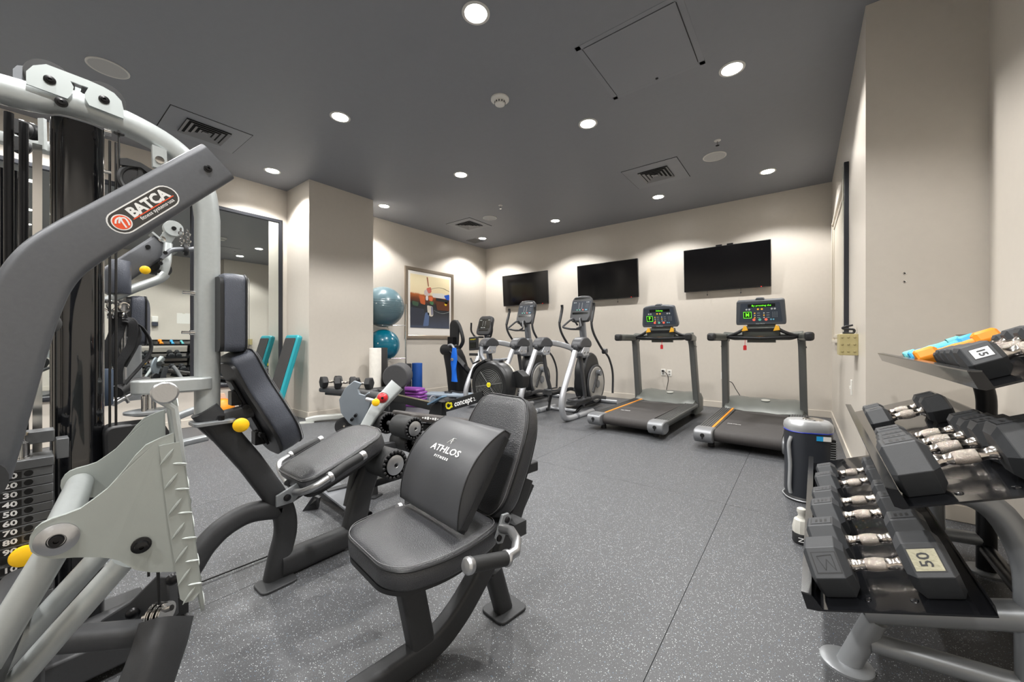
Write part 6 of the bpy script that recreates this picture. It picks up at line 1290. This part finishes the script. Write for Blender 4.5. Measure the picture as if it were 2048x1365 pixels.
# ------------------------------------------------------------------ loose lumbar cushion propped on the leg press seat
uc = (av*math.sin(math.radians(36))+Z*math.cos(math.radians(36))); nc = pv.cross(uc)      # nc points towards the foot plate
c0 = L(-1.13,0.730,0.492); HC = 0.345; Wc = 0.36; prof = []
for k_ in range(17):
    t_ = k_/16; v = t_*HC; prof.append((v, 0.022+0.075*math.sin(PI*(0.04+0.92*t_))**0.8))
prof += [(HC+0.004,0.004),(HC*0.5,-0.004),(-0.004,0.004)]
o = lc_ = thing('lumbar_cushion', 'black curved lumbar cushion with white printed logo propped on the leg press seat', 'cushion', c0)
b = B(); rings = []
for q, s_, in ((-0.5,0.93),(-0.494,0.985),(-0.47,1.0),(0,1.0),(0.47,1.0),(0.494,0.985),(0.5,0.93)):
    cv, cn = HC/2, 0.03
    rings.append(b.ring([c0+pv*(Wc*q)+uc*(cv+(v-cv)*s_)+nc*(cn+(n_-cn)*s_) for v, n_ in prof]))
put('cushion_cover', b.skin(rings), cush, o, ang=55)
for q in (-0.497,0.497): put('edge_seam', B().tube([c0+pv*(Wc*q)+uc*(HC/2+(v-HC/2)*0.99)+nc*(0.03+(n_-0.03)*0.99) for v, n_ in prof],0.0022,6,close=True), pipe, o)
put('zip_flap', B().beam(c0+pv*Wc*0.502+uc*0.01+nc*0.012, c0+pv*Wc*0.502+uc*(HC-0.02)+nc*0.012, 0.004,0.022,pv), mat('cushion_zip_flap',(34,35,37),0.55), o)
def on(v, p):
    t_ = v/HC; n0 = 0.022+0.075*math.sin(PI*(0.04+0.92*t_))**0.8; t1 = (v+0.01)/HC; n1 = 0.022+0.075*math.sin(PI*(0.04+0.92*t1))**0.8
    return c0+pv*p+uc*v+nc*(n0+0.0012), (uc*0.01+nc*(n1-n0)).normalized()
for s_, sz, v, sx_ in (('ATHLOS',0.034,0.205,1.32),('F I T N E S S',0.012,0.176,1.30)):
    c, tv_ = on(v, 0.010); text('printed_name', s_, sz, c, pv, tv_, paint_white, o, bold=0.0004, sx=sx_)
c, tv_ = on(0.243, 0.010); lg = B()
for a_, b_ in (((-0.016,-0.012),(-0.002,0.013)),((-0.002,0.013),(0.005,-0.012)),((-0.006,-0.002),(0.004,-0.002)),((0.000,0.013),(0.015,0.013)),((0.004,0.002),(0.013,0.002))): lg.beam(c+pv*a_[0]+tv_*a_[1],c+pv*b_[0]+tv_*b_[1],0.0022,0.0008,nc)
put('printed_emblem', lg, paint_white, o)

# ================================================================== DECLINE BENCH with roller pads, behind the seats
XD = -2.42
o = thing('decline_bench', 'black adjustable decline bench with foam leg rollers and silver head with red and yellow knobs', 'bench', (XD,2.2,0))
fq = V((-2.434, 1.528, 0.000)); put('front_post', B().rtube([V(fq.x,fq.y,0.0),V(fq.x-0.01,fq.y-0.02,0.36)],0.07,0.085,(1,0,0)), dk, o)
put('foot_plate', B().prism(round_poly([(-0.075,-0.05),(0.075,-0.05),(0.075,0.05),(-0.075,0.05)],0.02), (fq.x,fq.y,0.005), (0.95,0.3,0), (-0.3,0.95,0), 0.010), dk, o)
b = B().sweep([(-2.754, 1.285, 0.060),(-2.035, 1.258, 0.060)], rrect(0.05,0.06,0.01), Z); put('base_channel', b, blksteel, o)
put('base_cover', B().quadplate([(-2.860, 1.378, 0.100),(-2.658, 1.380, 0.100),(-2.147, 1.345, 0.090),(-2.027, 1.221, 0.090),(-2.171, 1.194, 0.090),(-2.637, 1.244, 0.100)],0.012,(0,0,1)), silver2 if False else elm, o)
put('base_wedge', B().quadplate([(-2.566, 1.127, 0.000),(-2.519, 1.175, 0.100),(-2.448, 1.180, 0.100),(-2.519, 1.201, 0.000)],0.02), dk, o)
put('base_link', B().rtube([V(fq.x,fq.y,0.10),V(-2.5,1.25,0.09)],0.05,0.05,(0,0,1)), dk, o)
# silver head arm
ha = [(-2.415, 1.741, 0.771),(-2.476, 1.632, 0.636),(-2.513, 1.502, 0.434),(-2.535, 1.461, 0.360)]
b = B().sweep(ha, rrect(0.055,0.085,0.012), (0.5,-0.86,0.0), scale=[1.25,1.15,0.75,0.7]); hd_ = put('head_arm', b, sil, o)
rq = V((-2.373, 1.585, 0.695)); fa_ = V(0.80,-0.60,0.05)
put('red_knob', B().lathe(rq,fa_,[(0,0.036),(0.004,0.036),(0.010,0.028),(0.022,0.024),(0.030,0.014),(0.031,0.001)],28), redm, hd_); put('knob_ring', B().lathe(rq-fa_*0.004,fa_,[(0,0.042),(0.006,0.040)],28), alu, hd_); put('knob_centre', B().lathe(rq+fa_*0.030,fa_,[(0,0.010),(0.003,0.009),(0.003,0.001)],14), blksteel, hd_)
yq = V((-2.339, 1.510, 0.676)); put('yellow_knob', B().lathe(yq,fa_,[(0,0.018),(0.004,0.026),(0.014,0.026),(0.020,0.018),(0.021,0.001)],24), yellow, hd_)
put('cross_pin', B().cyl((-2.427, 1.493, 0.691),(-2.362, 1.518, 0.680),0.014), alu, hd_)
# half moon plate with its roll and small wheel
hm = V((-2.753, 1.571, 0.609)); e1, e2 = V(0.62,0.50,0).normalized(), Z
hp = [(0.055,0.165),(0.015,0.185),(-0.035,0.13),(-0.070,0.04),(-0.060,-0.06),(-0.015,-0.14),(0.030,-0.175),(0.07,-0.12),(0.10,-0.02),(0.115,0.06),(0.10,0.10),(0.075,0.075),(0.045,0.085),(0.035,0.12)]
put('half_moon_plate', B().quadplate([hm+e1*x_*1.35+e2*y_ for x_, y_ in hp],0.03), mat('blue_grey_paint',(132,140,148),0.4,0.3,0.05,900), o, bev=0.004)
put('roll_pad', B().cyl((-2.766, 1.637, 0.677),(-2.540, 1.709, 0.662),0.042), foam, o)
put('support_column', B().rtube([(-2.864, 1.712, 0.619),(-2.850, 1.660, 0.377)],0.06,0.07,(1,0,0)), eld, o)
put('curved_support', B().tube(spline([(-3.315, 1.872, 0.382),(-3.167, 1.859, 0.429),(-3.029, 1.839, 0.523),(-2.903, 1.809, 0.612)],6),0.032,12), eld, o)
wq = V((-2.854, 1.570, 0.433)); put('wheel', B().lathe(wq,V(0.72,-0.6,0.1),[(0,0.066),(0.012,0.070),(0.03,0.070),(0.034,0.055),(0.030,0.040),(0.034,0.015),(0.034,0.001)],28), rubblk, o); put('wheel_bolt', B().lathe(wq+V(0.72,-0.6,0.1)*0.034,V(0.72,-0.6,0.1),[(0,0.008),(0.006,0.007),(0.006,0.001)],12), chrome, o)
for q in ((-2.731, 1.562, 0.505),(-2.710, 1.579, 0.535)): put('linkage_bolt', B().cyl(q,V(q)+V(0.04,-0.03,0),0.012,n=12), blksteel, o)
# leg rollers on two bars
def rb(x1, c, l1, l2): 
    c = V(c); roller_pad(o, c-X*l1, c, 0.078)
cB = V((-2.120, 1.667, 0.495)); roller_pad(o, cB-X*0.19, cB, 0.078)
cA = cB-X*0.30; roller_pad(o, cA-X*0.19, cA, 0.078, cap_end=False)
put('roller_bar', B().cyl(cA-X*0.19,cB,0.018), alu, o)
cC = V((-2.220, 1.732, 0.368)); roller_pad(o, cC-X*0.19+Z*0.0, cC, 0.070, cap_end=False); cDd = cC+X*0.10; roller_pad(o, cDd+X*0.19, cDd, 0.075, cap_end=False)
put('roller_bar', B().cyl(cC-X*0.19,cDd+X*0.19,0.016), alu, o)
put('roller_upright', B().rtube([V(cC.x+0.05,cC.y,cC.z),V(cC.x-0.05,cC.y+0.08,0.35),V(fq.x,fq.y,0.34)],0.04,0.05,(1,0,0),0.03), dk, o)
# long declining pad
d0, d1 = V(-2.46,1.80,0.50), V(-2.46,3.05,0.19); dv = (d1-d0).normalized(); DL = (d1-d0).length
p_ = put('bench_pad', B().cushion(round_poly([(-0.145,0),(0.145,0),(0.145,DL),(-0.145,DL)],0.05), d0, (1,0,0), dv, 0.055, 0.004, 0.014), mat('brown_black_vinyl',(60,56,54),0.5,0,0.3,400), o)
put('bench_rail', B().rtube([d0-Z*0.05+dv*0.05, d1-Z*0.04],0.05,0.06,(1,0,0)), blksteel, o)
text('side_print', 'powerbench', 0.001, (0,0,-5), (1,0,0), (0,1,0), paint_white, o) if False else None
b = B()
for i in range(14):
    b.box(d0+X*0.1475+dv*(0.10+0.026*i)+Z*0.034,(0.002,0.018 if i % 3 else 0.012,0.010+0.006*((i*7) % 3)),(math.radians(-14),0,0))
put('side_lettering', b, paint_white, p_)
put('rear_leg', B().rtube([d1-Z*0.04-dv*0.12, V(XD,3.18,0.03)],0.04,0.05,(1,0,0)), blksteel, o); put('rear_foot', B().tube([V(-2.62,3.20,0.025),V(-2.22,3.20,0.025)],0.022,12), blksteel, o)
rk = V((-2.318, 3.313, 0.100)); put('rear_adjuster', B().tube([V(-2.46,3.10,0.10), rk],0.010,8).sphere(rk,0.032,n=14), blk, o); put('rear_skid', B().quadplate([(-2.324, 3.160, 0.010),(-2.322, 3.434, 0.010),(-2.390, 3.435, 0.010),(-2.378, 3.215, 0.010)],0.008,(0,0,1)), elm, o)
put('spine_beam', B().rtube([V(XD,fq.y,0.09),V(XD,3.18,0.05)],0.05,0.05,(1,0,0)), blksteel, o)
put('back_tube', B().sweep([(-0.921, 1.280, 0.533),(-0.930, 1.211, 0.400),(-0.939, 1.151, 0.266)], rrect(0.058,0.085,0.014,4), pv), dk, lp)
# supports at the hidden end of the gym frame
te = V(top_[-1])+V(0,-0.5,0)
put('rear_mast', B().sweep([V(te.x,te.y+0.04,0.0),V(te.x,te.y+0.04,te.z-0.02)], rrect(0.075,0.085,0.03), (1,0,0)), silver, gym)
put('rear_base_beam', B().rtube([V(-1.95,te.y,0.045),V(-1.98,-0.30,0.045)],0.10,0.08,(1,0,0)), dark, gym)
ae = V(ctr[-1])
put('arm_hub', B().cyl(ae+V(-0.10,0,0),ae+V(0.05,0,0),0.05), dark, gym)
put('arm_hub_tube', B().tube([ae+V(-0.08,0,0),V(-1.95,ae.y-0.05,ae.z+0.02)],0.028,14), dark, gym)
put('arm_support', B().rtube([V(-1.95,ae.y-0.05,0.05),V(-1.95,ae.y-0.05,ae.z+0.05)],0.06,0.07,(1,0,0)), dark, gym)
le = [V((-0.914, -0.039, 0.619)),V((-1.114, -0.023, 0.527)),V((-0.960, -0.006, 0.568))]
put('lever_pivot_tube', B().cyl(le[0]+pv*0.04, le[0]-pv*0.32, 0.030), dark, lp)
put('lever_pivot_post', B().rtube([V((le[0]-pv*0.30).x,(le[0]-pv*0.30).y,0.0),le[0]-pv*0.30],0.06,0.06,pv), dark, lp)
